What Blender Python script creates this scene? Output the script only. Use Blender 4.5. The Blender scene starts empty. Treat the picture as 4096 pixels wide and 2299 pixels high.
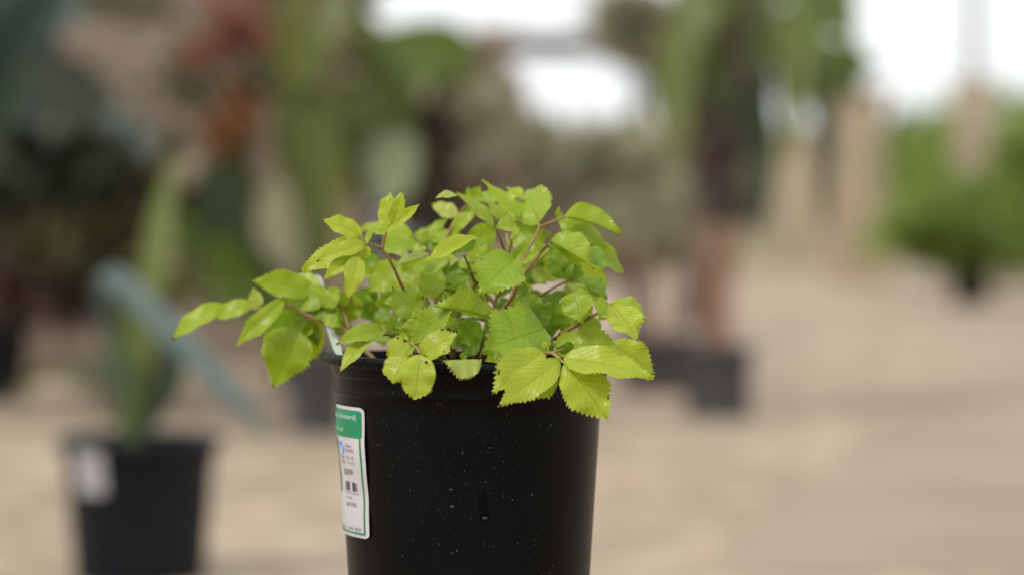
import bpy, bmesh, math, random
from mathutils import Vector, Matrix
R = math.radians
scene = bpy.context.scene
col = scene.collection

# ---------------------------------------------------------------- camera
CAM_H = 0.68
FPX = 85.0 / 36.0 * 4096.0                 # focal length in photo pixels
PITCH = math.atan((1149.5 - 610 * 1.59) / FPX)
CAM = Vector((0, 0, CAM_H))
FWD = Vector((0, math.cos(PITCH), -math.sin(PITCH)))
UPV = Vector((0, math.sin(PITCH), math.cos(PITCH)))
RGT = Vector((1, 0, 0))
cd = bpy.data.cameras.new('camera')
cam = bpy.data.objects.new('camera', cd); col.objects.link(cam)
cam.location = CAM
cam.rotation_euler = (math.pi / 2 - PITCH, 0, 0)
cd.lens = 85; cd.sensor_width = 36; cd.sensor_fit = 'HORIZONTAL'
cd.clip_start = 0.05; cd.clip_end = 2000
cd.dof.use_dof = True
cd.dof.focus_distance = 1.405
cd.dof.aperture_fstop = 3.3
scene.camera = cam

# ---------------------------------------------------------------- world, sun, exposure
SUN_EL, SUN_AZ = R(52), R(224)             # azimuth from +Y towards +X
w = bpy.data.worlds.new('World'); scene.world = w; w.use_nodes = True
nt = w.node_tree; nt.nodes.clear()
sky = nt.nodes.new('ShaderNodeTexSky'); sky.sky_type = 'NISHITA'; sky.sun_disc = False
sky.sun_elevation = SUN_EL; sky.sun_rotation = SUN_AZ
sky.air_density = 1.0; sky.dust_density = 3.0; sky.ozone_density = 1.0
hs = nt.nodes.new('ShaderNodeHueSaturation'); hs.inputs['Saturation'].default_value = 0.35
bg = nt.nodes.new('ShaderNodeBackground'); bg.inputs['Strength'].default_value = 0.15
wo = nt.nodes.new('ShaderNodeOutputWorld')
nt.links.new(sky.outputs[0], hs.inputs['Color']); 
veil = nt.nodes.new('ShaderNodeMix'); veil.data_type = 'RGBA'          # even white overcast over the clear sky
veil.inputs['Factor'].default_value = 0.75; veil.inputs[7].default_value = (5.7, 5.8, 5.9, 1)
nt.links.new(hs.outputs[0], veil.inputs[6]); nt.links.new(veil.outputs[2], bg.inputs['Color'])
nt.links.new(bg.outputs[0], wo.inputs['Surface'])
sd = bpy.data.lights.new('sun', 'SUN'); sd.energy = 1.35; sd.angle = R(16); sd.color = (1.0, 0.96, 0.9)
sun = bpy.data.objects.new('sun', sd); col.objects.link(sun)
sdir = Vector((math.sin(SUN_AZ) * math.cos(SUN_EL), math.cos(SUN_AZ) * math.cos(SUN_EL), math.sin(SUN_EL)))
sun.rotation_euler = (-sdir).to_track_quat('-Z', 'Y').to_euler()
sun.location = (0, -3, 6)
scene.view_settings.view_transform = 'Standard'; scene.view_settings.look = 'None'
scene.view_settings.exposure = 0.5; scene.view_settings.gamma = 1.0
scene.view_settings.use_curve_mapping = False
scene.render.engine = 'CYCLES'
scene.cycles.use_denoising = True
scene.cycles.max_bounces = 10
scene.cycles.transparent_max_bounces = 12
scene.cycles.sample_clamp_indirect = 4.0
scene.cycles.caustics_reflective = False; scene.cycles.caustics_refractive = False

# ---------------------------------------------------------------- helpers
def at(x, y, D):
    """photo pixel (4096 wide) at depth D metres -> world point"""
    return CAM + (FWD + RGT * ((x - 2048) / FPX) + UPV * ((1149.5 - y) / FPX)) * D
def P(x, y, D):                             # the same for a 2576-wide picture
    return at(x * 1.59, y * 1.59, D)
def ground_y(Y):
    return 610 + 6082 * CAM_H / Y
def tag(o, label=None, cat=None, group=None, kind=None):
    if label: o['label'] = label
    if cat: o['category'] = cat
    if group: o['group'] = group
    if kind: o['kind'] = kind
    return o
def empty(name, loc):
    o = bpy.data.objects.new(name, None); col.objects.link(o); o.location = loc
    o.empty_display_size = 0.05
    return o
def link(name, me, parent=None, mats=(), smooth=True):
    o = bpy.data.objects.new(name, me); col.objects.link(o)
    for m in mats: me.materials.append(m)
    if smooth:
        for p in me.polygons: p.use_smooth = True
    if parent is not None:
        o.parent = parent
        base = parent
        off = Vector((0, 0, 0))
        while base is not None:
            off += base.location; base = base.parent
        o.location = -off                   # mesh coordinates are world coordinates
    return o
def meshdata(name, verts, faces):
    me = bpy.data.meshes.new(name); me.from_pydata([tuple(v) for v in verts], [], faces); me.update()
    return me
def nodes(name):
    m = bpy.data.materials.new(name); m.use_nodes = True
    t = m.node_tree; t.nodes.clear()
    out = t.nodes.new('ShaderNodeOutputMaterial')
    return m, t, out
def N(t, typ, **kw):
    n = t.nodes.new(typ)
    for k, v in kw.items(): setattr(n, k, v)
    return n
def mth(t, op, a, b=None, c=None, clamp=False):
    n = t.nodes.new('ShaderNodeMath'); n.operation = op; n.use_clamp = clamp
    for i, v in enumerate((a, b, c)):
        if v is None: continue
        if isinstance(v, (int, float)): n.inputs[i].default_value = v
        else: t.links.new(v, n.inputs[i])
    return n.outputs[0]
def mixc(t, f, a, b, mode='MIX'):
    n = t.nodes.new('ShaderNodeMix'); n.data_type = 'RGBA'; n.blend_type = mode
    for s, v in ((n.inputs['Factor'], f), (n.inputs[6], a), (n.inputs[7], b)):
        if isinstance(v, (int, float)): s.default_value = v
        elif isinstance(v, tuple): s.default_value = (*v[:3], 1)
        else: t.links.new(v, s)
    return n.outputs[2]
def ramp(t, src, stops):
    n = t.nodes.new('ShaderNodeValToRGB')
    e = n.color_ramp.elements
    while len(e) < len(stops): e.new(0.5)
    for i, (p, c) in enumerate(stops):
        e[i].position = p; e[i].color = (*c, 1) if isinstance(c, tuple) else (c, c, c, 1)
    t.links.new(src, n.inputs[0])
    return n.outputs[0]
def simple(name, c1, c2=None, scale=6.0, rough=0.6, spec=0.3, bump=0.0, bscale=60):
    m, t, out = nodes(name)
    b = N(t, 'ShaderNodeBsdfPrincipled')
    tc = N(t, 'ShaderNodeTexCoord')
    no = N(t, 'ShaderNodeTexNoise'); no.inputs['Scale'].default_value = scale; no.inputs['Detail'].default_value = 5
    t.links.new(tc.outputs['Object'], no.inputs['Vector'])
    c2 = c2 or tuple(x * 0.75 for x in c1)
    t.links.new(ramp(t, no.outputs['Fac'], [(0.35, c2), (0.65, c1)]), b.inputs['Base Color'])
    b.inputs['Roughness'].default_value = rough; b.inputs['Specular IOR Level'].default_value = spec
    if bump:
        n2 = N(t, 'ShaderNodeTexNoise'); n2.inputs['Scale'].default_value = bscale; n2.inputs['Detail'].default_value = 4
        t.links.new(tc.outputs['Object'], n2.inputs['Vector'])
        bp = N(t, 'ShaderNodeBump'); bp.inputs['Strength'].default_value = bump
        bp.inputs['Distance'].default_value = 0.01
        t.links.new(n2.outputs['Fac'], bp.inputs['Height']); t.links.new(bp.outputs[0], b.inputs['Normal'])
    t.links.new(b.outputs[0], out.inputs['Surface'])
    return m
def foliage(name, c1, c2, transl=0.25, rough=0.5):
    """many-leaf crowns and broad leaves: colour varies from leaf to leaf"""
    m, t, out = nodes(name)
    g = N(t, 'ShaderNodeNewGeometry')
    cc = mixc(t, g.outputs['Random Per Island'], c1, c2)
    b = N(t, 'ShaderNodeBsdfPrincipled'); b.inputs['Roughness'].default_value = rough
    b.inputs['Specular IOR Level'].default_value = 0.35
    tr = N(t, 'ShaderNodeBsdfTranslucent')
    t.links.new(cc, b.inputs['Base Color']); t.links.new(cc, tr.inputs['Color'])
    mx = N(t, 'ShaderNodeMixShader'); mx.inputs[0].default_value = transl
    t.links.new(b.outputs[0], mx.inputs[1]); t.links.new(tr.outputs[0], mx.inputs[2])
    t.links.new(mx.outputs[0], out.inputs['Surface'])
    return m

def tube(pts, r0, r1, seg=8, sub=6):
    """tapered tube through world points (Catmull-Rom)"""
    pts = [Vector(p) for p in pts]
    q = [pts[0] * 2 - pts[1]] + pts + [pts[-1] * 2 - pts[-2]]
    path = []
    for i in range(1, len(q) - 2):
        a, b, c, d = q[i - 1], q[i], q[i + 1], q[i + 2]
        for k in range(sub):
            u = k / sub
            path.append(0.5 * ((2 * b) + (c - a) * u + (2 * a - 5 * b + 4 * c - d) * u * u + (3 * b - a - 3 * c + d) * u ** 3))
    path.append(pts[-1])
    V, F = [], []
    n = len(path)
    ref = None
    for i, p in enumerate(path):
        tg = (path[min(i + 1, n - 1)] - path[max(i - 1, 0)]).normalized()
        if ref is None:
            ref = tg.cross(Vector((0.3, 1, 0.2))).normalized()
        ref = (ref - tg * ref.dot(tg)).normalized()
        bi = tg.cross(ref)
        u = i / (n - 1); r = r0 + (r1 - r0) * u
        for k in range(seg):
            a = 2 * math.pi * k / seg
            V.append(p + (ref * math.cos(a) + bi * math.sin(a)) * r)
    for i in range(n - 1):
        for k in range(seg):
            F.append((i * seg + k, i * seg + (k + 1) % seg, (i + 1) * seg + (k + 1) % seg, (i + 1) * seg + k))
    F.append(tuple(range(seg - 1, -1, -1))); F.append(tuple((n - 1) * seg + k for k in range(seg)))
    return V, F
def lathe(prof, c, seg=64, warp=None):
    V, F = [], []
    for (r, z) in prof:
        for k in range(seg):
            a = 2 * math.pi * k / seg
            v = Vector((c.x + r * math.cos(a), c.y + r * math.sin(a), c.z + z))
            if warp: v = warp(v, a, r, z)
            V.append(v)
    n = len(prof)
    for i in range(n - 1):
        for k in range(seg):
            F.append((i * seg + k, i * seg + (k + 1) % seg, (i + 1) * seg + (k + 1) % seg, (i + 1) * seg + k))
    return V, F

# ---------------------------------------------------------------- setting: ground
m, t, out = nodes('gravel ground')
b = N(t, 'ShaderNodeBsdfPrincipled'); tc = N(t, 'ShaderNodeTexCoord')
n1 = N(t, 'ShaderNodeTexNoise'); n1.inputs['Scale'].default_value = 0.35; n1.inputs['Detail'].default_value = 4
n2 = N(t, 'ShaderNodeTexVoronoi'); n2.inputs['Scale'].default_value = 55
n3 = N(t, 'ShaderNodeTexNoise'); n3.inputs['Scale'].default_value = 2.2; n3.inputs['Detail'].default_value = 6
for n_ in (n1, n2, n3): t.links.new(tc.outputs['Object'], n_.inputs['Vector'])
c_a = ramp(t, n1.outputs['Fac'], [(0.36, (0.29, 0.22, 0.145)), (0.5, (0.41, 0.312, 0.21)), (0.64, (0.50, 0.395, 0.29))])
c_b = mixc(t, mth(t, 'MULTIPLY', n2.outputs['Color'], 0.5), c_a, (0.25, 0.19, 0.14))
c_c = mixc(t, ramp(t, n3.outputs['Fac'], [(0.42, 0.55), (0.60, 0.0)]), c_b, (0.22, 0.165, 0.12))
n4 = N(t, 'ShaderNodeTexNoise'); n4.inputs['Scale'].default_value = 5.5; n4.inputs['Detail'].default_value = 3
t.links.new(tc.outputs['Object'], n4.inputs['Vector'])
c_c = mixc(t, ramp(t, n4.outputs['Fac'], [(0.52, 0.0), (0.66, 0.55)]), c_c, (0.56, 0.46, 0.32))
c_c = mixc(t, ramp(t, n4.outputs['Fac'], [(0.34, 0.5), (0.48, 0.0)]), c_c, (0.23, 0.17, 0.11))
t.links.new(c_c, b.inputs['Base Color']); b.inputs['Roughness'].default_value = 0.9
bp = N(t, 'ShaderNodeBump'); bp.inputs['Strength'].default_value = 0.6; bp.inputs['Distance'].default_value = 0.01
t.links.new(n2.outputs['Distance'], bp.inputs['Height']); t.links.new(bp.outputs[0], b.inputs['Normal'])
t.links.new(b.outputs[0], out.inputs['Surface'])
GROUND = m
g_me = meshdata('ground', [(-300, -20, 0), (300, -20, 0), (300, 600, 0), (-300, 600, 0)], [(0, 1, 2, 3)])
tag(link('ground', g_me, None, [GROUND], False), kind='structure')

def ground_px(x, y):
    Yd = 6082 * CAM_H / (y - 610)
    return ((x - 1288) / 6082 * Yd, Yd, 0.004)
edge = [(1760, 1446), (1950, 1280), (2150, 1120), (2300, 1010), (2420, 930), (2500, 880), (2640, 840)]
pv = [ground_px(x + 14 * math.sin(i * 2.3), y) for i, (x, y) in enumerate(edge)] + [ground_px(3100, 860), ground_px(3100, 1446)]
PATH = simple('trodden pinkish path', (0.36, 0.285, 0.215), (0.29, 0.225, 0.165), 1.2, 0.9, 0.1, 0.4, 60)
tag(link('path', meshdata('path', pv, [tuple(range(len(pv)))[::-1]]), None, [PATH], False), kind='structure')

# ---------------------------------------------------------------- the plant in focus: pot
D0 = 1.48
pot_top = P(1180, 894, D0)                  # centre of the rim's top
POT_H = 0.166
PX, PY, PZ = pot_top
plant = empty('potted_plant', (PX, PY, PZ - POT_H))
tag(plant, 'sharp black nursery pot of yellow-green serrated leaves with a price sticker', 'potted plant')

m, t, out = nodes('black pot plastic')
b = N(t, 'ShaderNodeBsdfPrincipled'); tc = N(t, 'ShaderNodeTexCoord')
mp = N(t, 'ShaderNodeMapping'); mp.inputs['Scale'].default_value = (1, 1, 0.62)
t.links.new(tc.outputs['Object'], mp.inputs['Vector'])
warpn = N(t, 'ShaderNodeTexNoise'); warpn.inputs['Scale'].default_value = 300
t.links.new(mp.outputs[0], warpn.inputs['Vector'])
va = N(t, 'ShaderNodeVectorMath', operation='SCALE'); va.inputs['Scale'].default_value = 0.0035
t.links.new(warpn.outputs['Color'], va.inputs[0])
vb = N(t, 'ShaderNodeVectorMath', operation='ADD')
t.links.new(mp.outputs[0], vb.inputs[0]); t.links.new(va.outputs[0], vb.inputs[1])
sp = None
for sc_, th, dens in ((520, 0.12, 0.80), (900, 0.15, 0.74), (300, 0.05, 0.84)):
    vo = N(t, 'ShaderNodeTexVoronoi'); vo.inputs['Scale'].default_value = sc_
    t.links.new(vb.outputs[0], vo.inputs['Vector'])
    sx = N(t, 'ShaderNodeSeparateColor'); t.links.new(vo.outputs['Color'], sx.inputs[0])
    near = mth(t, 'LESS_THAN', vo.outputs['Distance'], mth(t, 'MULTIPLY', sx.outputs[1], th * 1.7))
    on = mth(t, 'GREATER_THAN', sx.outputs[0], dens)
    f = mth(t, 'MULTIPLY', near, on)
    f = mth(t, 'MULTIPLY', f, mth(t, 'MULTIPLY', sx.outputs[2], 0.45))
    sp = f if sp is None else mth(t, 'MAXIMUM', sp, f)
cl = N(t, 'ShaderNodeTexNoise'); cl.inputs['Scale'].default_value = 22; cl.inputs['Detail'].default_value = 3
t.links.new(tc.outputs['Object'], cl.inputs['Vector'])
sp = mth(t, 'MULTIPLY', sp, ramp(t, cl.outputs['Fac'], [(0.38, 0.0), (0.62, 1.0)]))
dust = N(t, 'ShaderNodeTexNoise'); dust.inputs['Scale'].default_value = 14; dust.inputs['Detail'].default_value = 8
t.links.new(tc.outputs['Object'], dust.inputs['Vector'])
base = mixc(t, ramp(t, dust.outputs['Fac'], [(0.45, 0.0), (0.8, 0.35)]), (0.0019, 0.0019, 0.0020), (0.008, 0.0075, 0.0075))
t.links.new(mixc(t, sp, base, (0.42, 0.37, 0.29)), b.inputs['Base Color'])
t.links.new(mth(t, 'ADD', ramp(t, dust.outputs['Fac'], [(0.3, 0.30), (0.7, 0.46)]), mth(t, 'MULTIPLY', sp, 0.4)), b.inputs['Roughness'])
b.inputs['Specular IOR Level'].default_value = 0.11
fb = N(t, 'ShaderNodeTexNoise'); fb.inputs['Scale'].default_value = 900
t.links.new(tc.outputs['Object'], fb.inputs['Vector'])
bp = N(t, 'ShaderNodeBump'); bp.inputs['Strength'].default_value = 0.12; bp.inputs['Distance'].default_value = 0.0006
t.links.new(fb.outputs['Fac'], bp.inputs['Height']); t.links.new(bp.outputs[0], b.inputs['Normal'])
t.links.new(b.outputs[0], out.inputs['Surface'])
POTM = m

def pot_radius(z):                          # outer radius of the body at height z below the rim
    zz = [(-0.0245, 0.0802), (-0.035, 0.0801), (-0.06, 0.0786), (-0.122, 0.0747), (-0.166, 0.0722)]
    for (z0, r0), (z1, r1) in zip(zz, zz[1:]):
        if z >= z1:
            u = (z - z0) / (z1 - z0); return r0 + (r1 - r0) * u
    return zz[-1][1]
prof = [(0.0858, -0.0016), (0.0865, -0.0003), (0.0885, 0.0), (0.0900, -0.0008), (0.0906, -0.0022), (0.0903, -0.0055),
        (0.0895, -0.0062), (0.0850, -0.0066), (0.0843, -0.0075), (0.0838, -0.0118), (0.0832, -0.0125), (0.0824, -0.0131),
        (0.0821, -0.0140), (0.0818, -0.0205), (0.0820, -0.0216), (0.0815, -0.0226), (0.0806, -0.0230), (0.0802, -0.0240)]
for k in range(1, 15):
    z = -0.0245 - (POT_H - 0.0245) * k / 14
    prof.append((pot_radius(z), z))
prof += [(0.070, -POT_H), (0.004, -POT_H), (0.004, -POT_H + 0.003), (0.068, -POT_H + 0.003),
         (0.0745, -0.08), (0.0778, -0.03), (0.0800, -0.018), (0.0838, -0.010), (0.0858, -0.0016)]
def warp(v, a, r, z):                       # the soft rim is a little out of true
    k = max(0.0, 1 + z / 0.035)
    v.z += k * (-0.0022 * math.cos(a) + 0.0008 * math.sin(2 * a + 0.6))
    s = 1 + 0.006 * k * math.cos(2 * a + 0.5)
    v.x = PX + (v.x - PX) * s; v.y = PY + (v.y - PY) * s
    return v
V, F = lathe(prof, pot_top, 128, warp)
pot = link('pot', meshdata('pot', V, F), plant, [POTM])

# soil
V, F = [], []
random.seed(4)
rings, segs = 14, 48
V.append(Vector((PX, PY, PZ - 0.024)))
for i in range(1, rings + 1):
    for k in range(segs):
        a = 2 * math.pi * k / segs; r = 0.0768 * i / rings
        V.append(Vector((PX + r * math.cos(a), PY + r * math.sin(a), PZ - 0.026 + random.uniform(-0.003, 0.003))))
for k in range(segs): F.append((0, 1 + k, 1 + (k + 1) % segs))
for i in range(rings - 1):
    for k in range(segs):
        F.append((1 + i * segs + k, 1 + i * segs + (k + 1) % segs, 1 + (i + 1) * segs + (k + 1) % segs, 1 + (i + 1) * segs + k))
SOIL = simple('dark potting soil', (0.035, 0.026, 0.018), (0.012, 0.009, 0.006), 90, 0.95, 0.1, 0.8, 400)
link('soil', meshdata('soil', V, F), plant, [SOIL])

# price sticker: one thin curved sheet with its print laid proud of it
WHITE = simple('sticker white', (0.55, 0.53, 0.545), (0.47, 0.45, 0.46), 60, 0.45, 0.4)
GREEN = simple('sticker green', (0.0, 0.22, 0.09), (0.0, 0.19, 0.075), 30, 0.45, 0.4)
INK = simple('sticker ink', (0.06, 0.06, 0.07), (0.05, 0.05, 0.05), 30, 0.6, 0.2)
BLUE = simple('sticker blue', (0.05, 0.30, 0.75), (0.05, 0.26, 0.7), 30, 0.45, 0.4)
PALEB = simple('sticker pale blue', (0.25, 0.52, 0.80), (0.22, 0.48, 0.75), 30, 0.45, 0.4)
PHOTO = simple('sticker plant picture', (0.30, 0.42, 0.04), (0.01, 0.05, 0.02), 160, 0.45, 0.4)
PWHITE = simple('sticker header lettering', (0.55, 0.72, 0.62), (0.5, 0.66, 0.57), 30, 0.5, 0.3)
SM = [WHITE, GREEN, INK, BLUE, PALEB, PHOTO, PWHITE]
ST_R, ST_L = R(180 + 41.0), R(180 - 16)     # right and left edges as angles round the pot
ST_T, ST_B = -0.0285, -0.1065
SV, SF, SMI = [], [], []
def wrap(u, v, lift):
    """u 0..1 from the left edge to the right edge, v 0..1 bottom to top"""
    a = ST_L + (ST_R - ST_L) * u
    z = ST_B + (ST_T - ST_B) * v
    r = pot_radius(z) + 0.0010 + lift + 0.0005 * math.sin(9 * v + 2 * u) + 0.00015 * math.sin(23 * v - 9 * u)
    return Vector((PX + r * math.cos(a), PY + r * math.sin(a), PZ + z))
def st_poly(outline_rows, lift, mi):
    """rows of (v, u0, u1): a sheet filled between u0 and u1"""
    nu = 14
    base = len(SV)
    for (v, u0, u1) in outline_rows:
        for k in range(nu + 1): SV.append(wrap(u0 + (u1 - u0) * k / nu, v, lift))
    for i in range(len(outline_rows) - 1):
        for k in range(nu):
            a = base + i * (nu + 1) + k
            SF.append((a, a + 1, a + nu + 2, a + nu + 1)); SMI.append(mi)
def st_round(u0, u1, v0, v1, ru, rv, lift, mi, n=12):
    rows = []
    for i in range(7):
        q = i / 6 * math.pi / 2; rows.append((v0 + rv * (1 - math.sin(q)), u0 + ru * (1 - math.cos(q)), u1 - ru * (1 - math.cos(q))))
    rows = sorted([(v0 + rv * (1 - math.cos(i / 6 * math.pi / 2)), u0 + ru * (1 - math.sin(i / 6 * math.pi / 2)), u1 - ru * (1 - math.sin(i / 6 * math.pi / 2))) for i in range(7)])
    top = [(v1 - (v - v0), a, b_) for (v, a, b_) in rows][::-1]
    mid = [(rows[-1][0] + (top[0][0] - rows[-1][0]) * k / n, u0, u1) for k in range(1, n)]
    st_poly(rows + mid + top, lift, mi)
st_round(0, 1, 0, 1, 0.07, 0.035, 0.0, 0)
st_round(0.03, 0.965, 0.765, 0.975, 0.04, 0.02, 0.00030, 1)
st_poly([(0.04 + 0.725 * k / 12, 0.935, 0.953) for k in range(13)], 0.00030, 1)
st_poly([(0.026, 0.04, 0.95), (0.040, 0.04, 0.953)], 0.00030, 1)
st_poly([(0.32 + 0.43 * k / 10, 0.02, 0.47 + 0.01 * math.sin(k * 2.1)) for k in range(11)], 0.00030, 5)
def st_disc(u, v, ru, rv, mi, lift):
    rows = []
    for i in range(11):
        q = -1 + 2 * i / 10; hw = math.sqrt(max(0, 1 - q * q)) * ru
        rows.append((v + q * rv, u - hw, u + hw))
    st_poly(rows, lift, mi)
st_disc(0.575, 0.69, 0.04, 0.034, 3, 0.00030); st_disc(0.625, 0.665, 0.04, 0.034, 4, 0.00040)
random.seed(9)
uu = 0.62
while uu < 0.85:
    bw = random.choice((0.006, 0.010, 0.016)); g = random.choice((0.005, 0.008, 0.012))
    if not 0.735 < uu < 0.765:
        st_poly([(0.352, uu, uu + bw), (0.42, uu, uu + bw)], 0.00030, 2)
    uu += bw + g
def st_text(s, u, v, hgt, mi, width=None, shear=0.0):
    cu = bpy.data.curves.new('txt', 'FONT'); cu.body = s; cu.size = 1.0; cu.shear = shear; cu.resolution_u = 2
    ob = bpy.data.objects.new('txt', cu); col.objects.link(ob)
    dg = bpy.context.evaluated_depsgraph_get()
    me = bpy.data.meshes.new_from_object(ob.evaluated_get(dg))
    bm = bmesh.new(); bm.from_mesh(me)
    xs = [q.co.x for q in bm.verts]
    if xs:
        w_ = max(xs) - min(xs)
        asp = (ST_T - ST_B) / ((ST_R - ST_L) * 0.078)
        su = (width / w_) if width else hgt * asp
        base = len(SV)
        bm.verts.ensure_lookup_table()
        for q in bm.verts: SV.append(wrap(u + (q.co.x - min(xs)) * su, v + q.co.y * hgt, 0.00045))
        for f in bm.faces:
            SF.append(tuple(base + q.index for q in f.verts)); SMI.append(mi)
    bm.free(); bpy.data.meshes.remove(me); bpy.data.objects.remove(ob); bpy.data.curves.remove(cu)
st_text('Aralia cordata (Spikenard)', 0.10, 0.905, 0.055, 6, 0.80)
st_text("'Sun King'", 0.40, 0.81, 0.035, 6, 0.30, 0.3)
st_text('Likes', 0.71, 0.69, 0.032, 2, 0.10)
st_text('Shade', 0.71, 0.655, 0.032, 2, 0.14)
st_text('Hgt:  3 x 3', 0.58, 0.60, 0.03, 2, 0.26)
st_text('Wth:  3 x 3', 0.58, 0.56, 0.03, 2, 0.26)
st_text('$28.99', 0.62, 0.475, 0.062, 2, 0.18)
st_text('7 02357 21010 5', 0.61, 0.328, 0.022, 2, 0.26)
st_text('container', 0.62, 0.29, 0.022, 2, 0.15)
st_text('1gal (3.8L)', 0.63, 0.235, 0.042, 2, 0.20)
st_text('nursery and garden  604 467', 0.10, 0.055, 0.026, 2, 0.80)
me = meshdata('sticker', SV, SF)
st = link('price_sticker', me, pot, SM)
for i, p in enumerate(me.polygons): p.material_index = SMI[i]
tag(st, 'white and green price sticker on the left of the pot')

# water on the pot
def water(name, spec_):
  m, t, out = nodes(name)
  b = N(t, 'ShaderNodeBsdfPrincipled'); b.inputs['Base Color'].default_value = (0.004, 0.004, 0.004, 1)
  b.inputs['Roughness'].default_value = 0.05; b.inputs['Specular IOR Level'].default_value = spec_
  n1 = N(t, 'ShaderNodeTexNoise'); n1.inputs['Scale'].default_value = 220
  tc = N(t, 'ShaderNodeTexCoord'); t.links.new(tc.outputs['Object'], n1.inputs['Vector'])
  bp = N(t, 'ShaderNodeBump'); bp.inputs['Strength'].default_value = 0.1; bp.inputs['Distance'].default_value = 0.001
  t.links.new(n1.outputs['Fac'], bp.inputs['Height']); t.links.new(bp.outputs[0], b.inputs['Normal'])
  t.links.new(b.outputs[0], out.inputs['Surface'])
  return m
WATER, FILM = water('water drop', 0.5), water('water film', 0.03)
def on_pot(x, y):
    """point of the pot's front seen at pixel (2576 wide), as angle and height"""
    D = D0 - 0.078
    for _ in range(6):
        p = P(x, y, D); z = p.z - PZ; r = pot_radius(z); dx = p.x - PX
        D += (PY - math.sqrt(max(0, r * r - dx * dx))) - p.y
    return math.atan2(p.y - PY, dx), z
def drop(name, pts, lift):
    """a low dome over an outline given in picture pixels"""
    c = (sum(p[0] for p in pts) / len(pts), sum(p[1] for p in pts) / len(pts))
    V, F = [], []; n = len(pts); rr = 5
    for i in range(rr + 1):
        s = 1 - i / rr
        for (x, y) in pts:
            a, z = on_pot(c[0] + (x - c[0]) * s, c[1] + (y - c[1]) * s)
            r = pot_radius(z) + lift * math.sqrt(max(0, 1 - s * s)) - 0.0001
            V.append(Vector((PX + r * math.cos(a), PY + r * math.sin(a), PZ + z)))
    for i in range(rr):
        for k in range(n):
            F.append((i * n + k, i * n + (k + 1) % n, (i + 1) * n + (k + 1) % n, (i + 1) * n + k))
    return link(name, meshdata(name, V, F), pot, [FILM if name == 'water_streak' else WATER])
drop('water_streak', [(1213, 1227), (1222, 1233), (1226, 1250), (1224, 1268), (1230, 1282), (1234, 1295), (1226, 1312), (1216, 1316), (1208, 1306), (1204, 1290), (1201, 1262), (1204, 1240)], 0.0006)
drop('water_drop', [(1212, 1297), (1222, 1295), (1229, 1299), (1227, 1306), (1219, 1312), (1211, 1308)], 0.0028)
drop('water_drop', [(1130, 1228), (1138, 1227), (1141, 1232), (1137, 1237), (1130, 1235)], 0.0009)
drop('water_drop', [(1131, 1272), (1140, 1269), (1145, 1272), (1140, 1280), (1133, 1280)], 0.0009)

# ---------------------------------------------------------------- the plant in focus: leaves
TILES = {1: (1150, 700, .34578), 2: (1600, 700, .34578), 3: (2050, 700, .34578), 4: (650, 1050, .38043),
         5: (1250, 1150, .34578), 6: (1700, 1130, .34578), 7: (2130, 1130, .39424)}
def TP(tile, x, y, d):
    ox, oy, s = TILES[tile]
    return at(ox + x * s, oy + y * s, D0 + d / 100.0)

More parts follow.
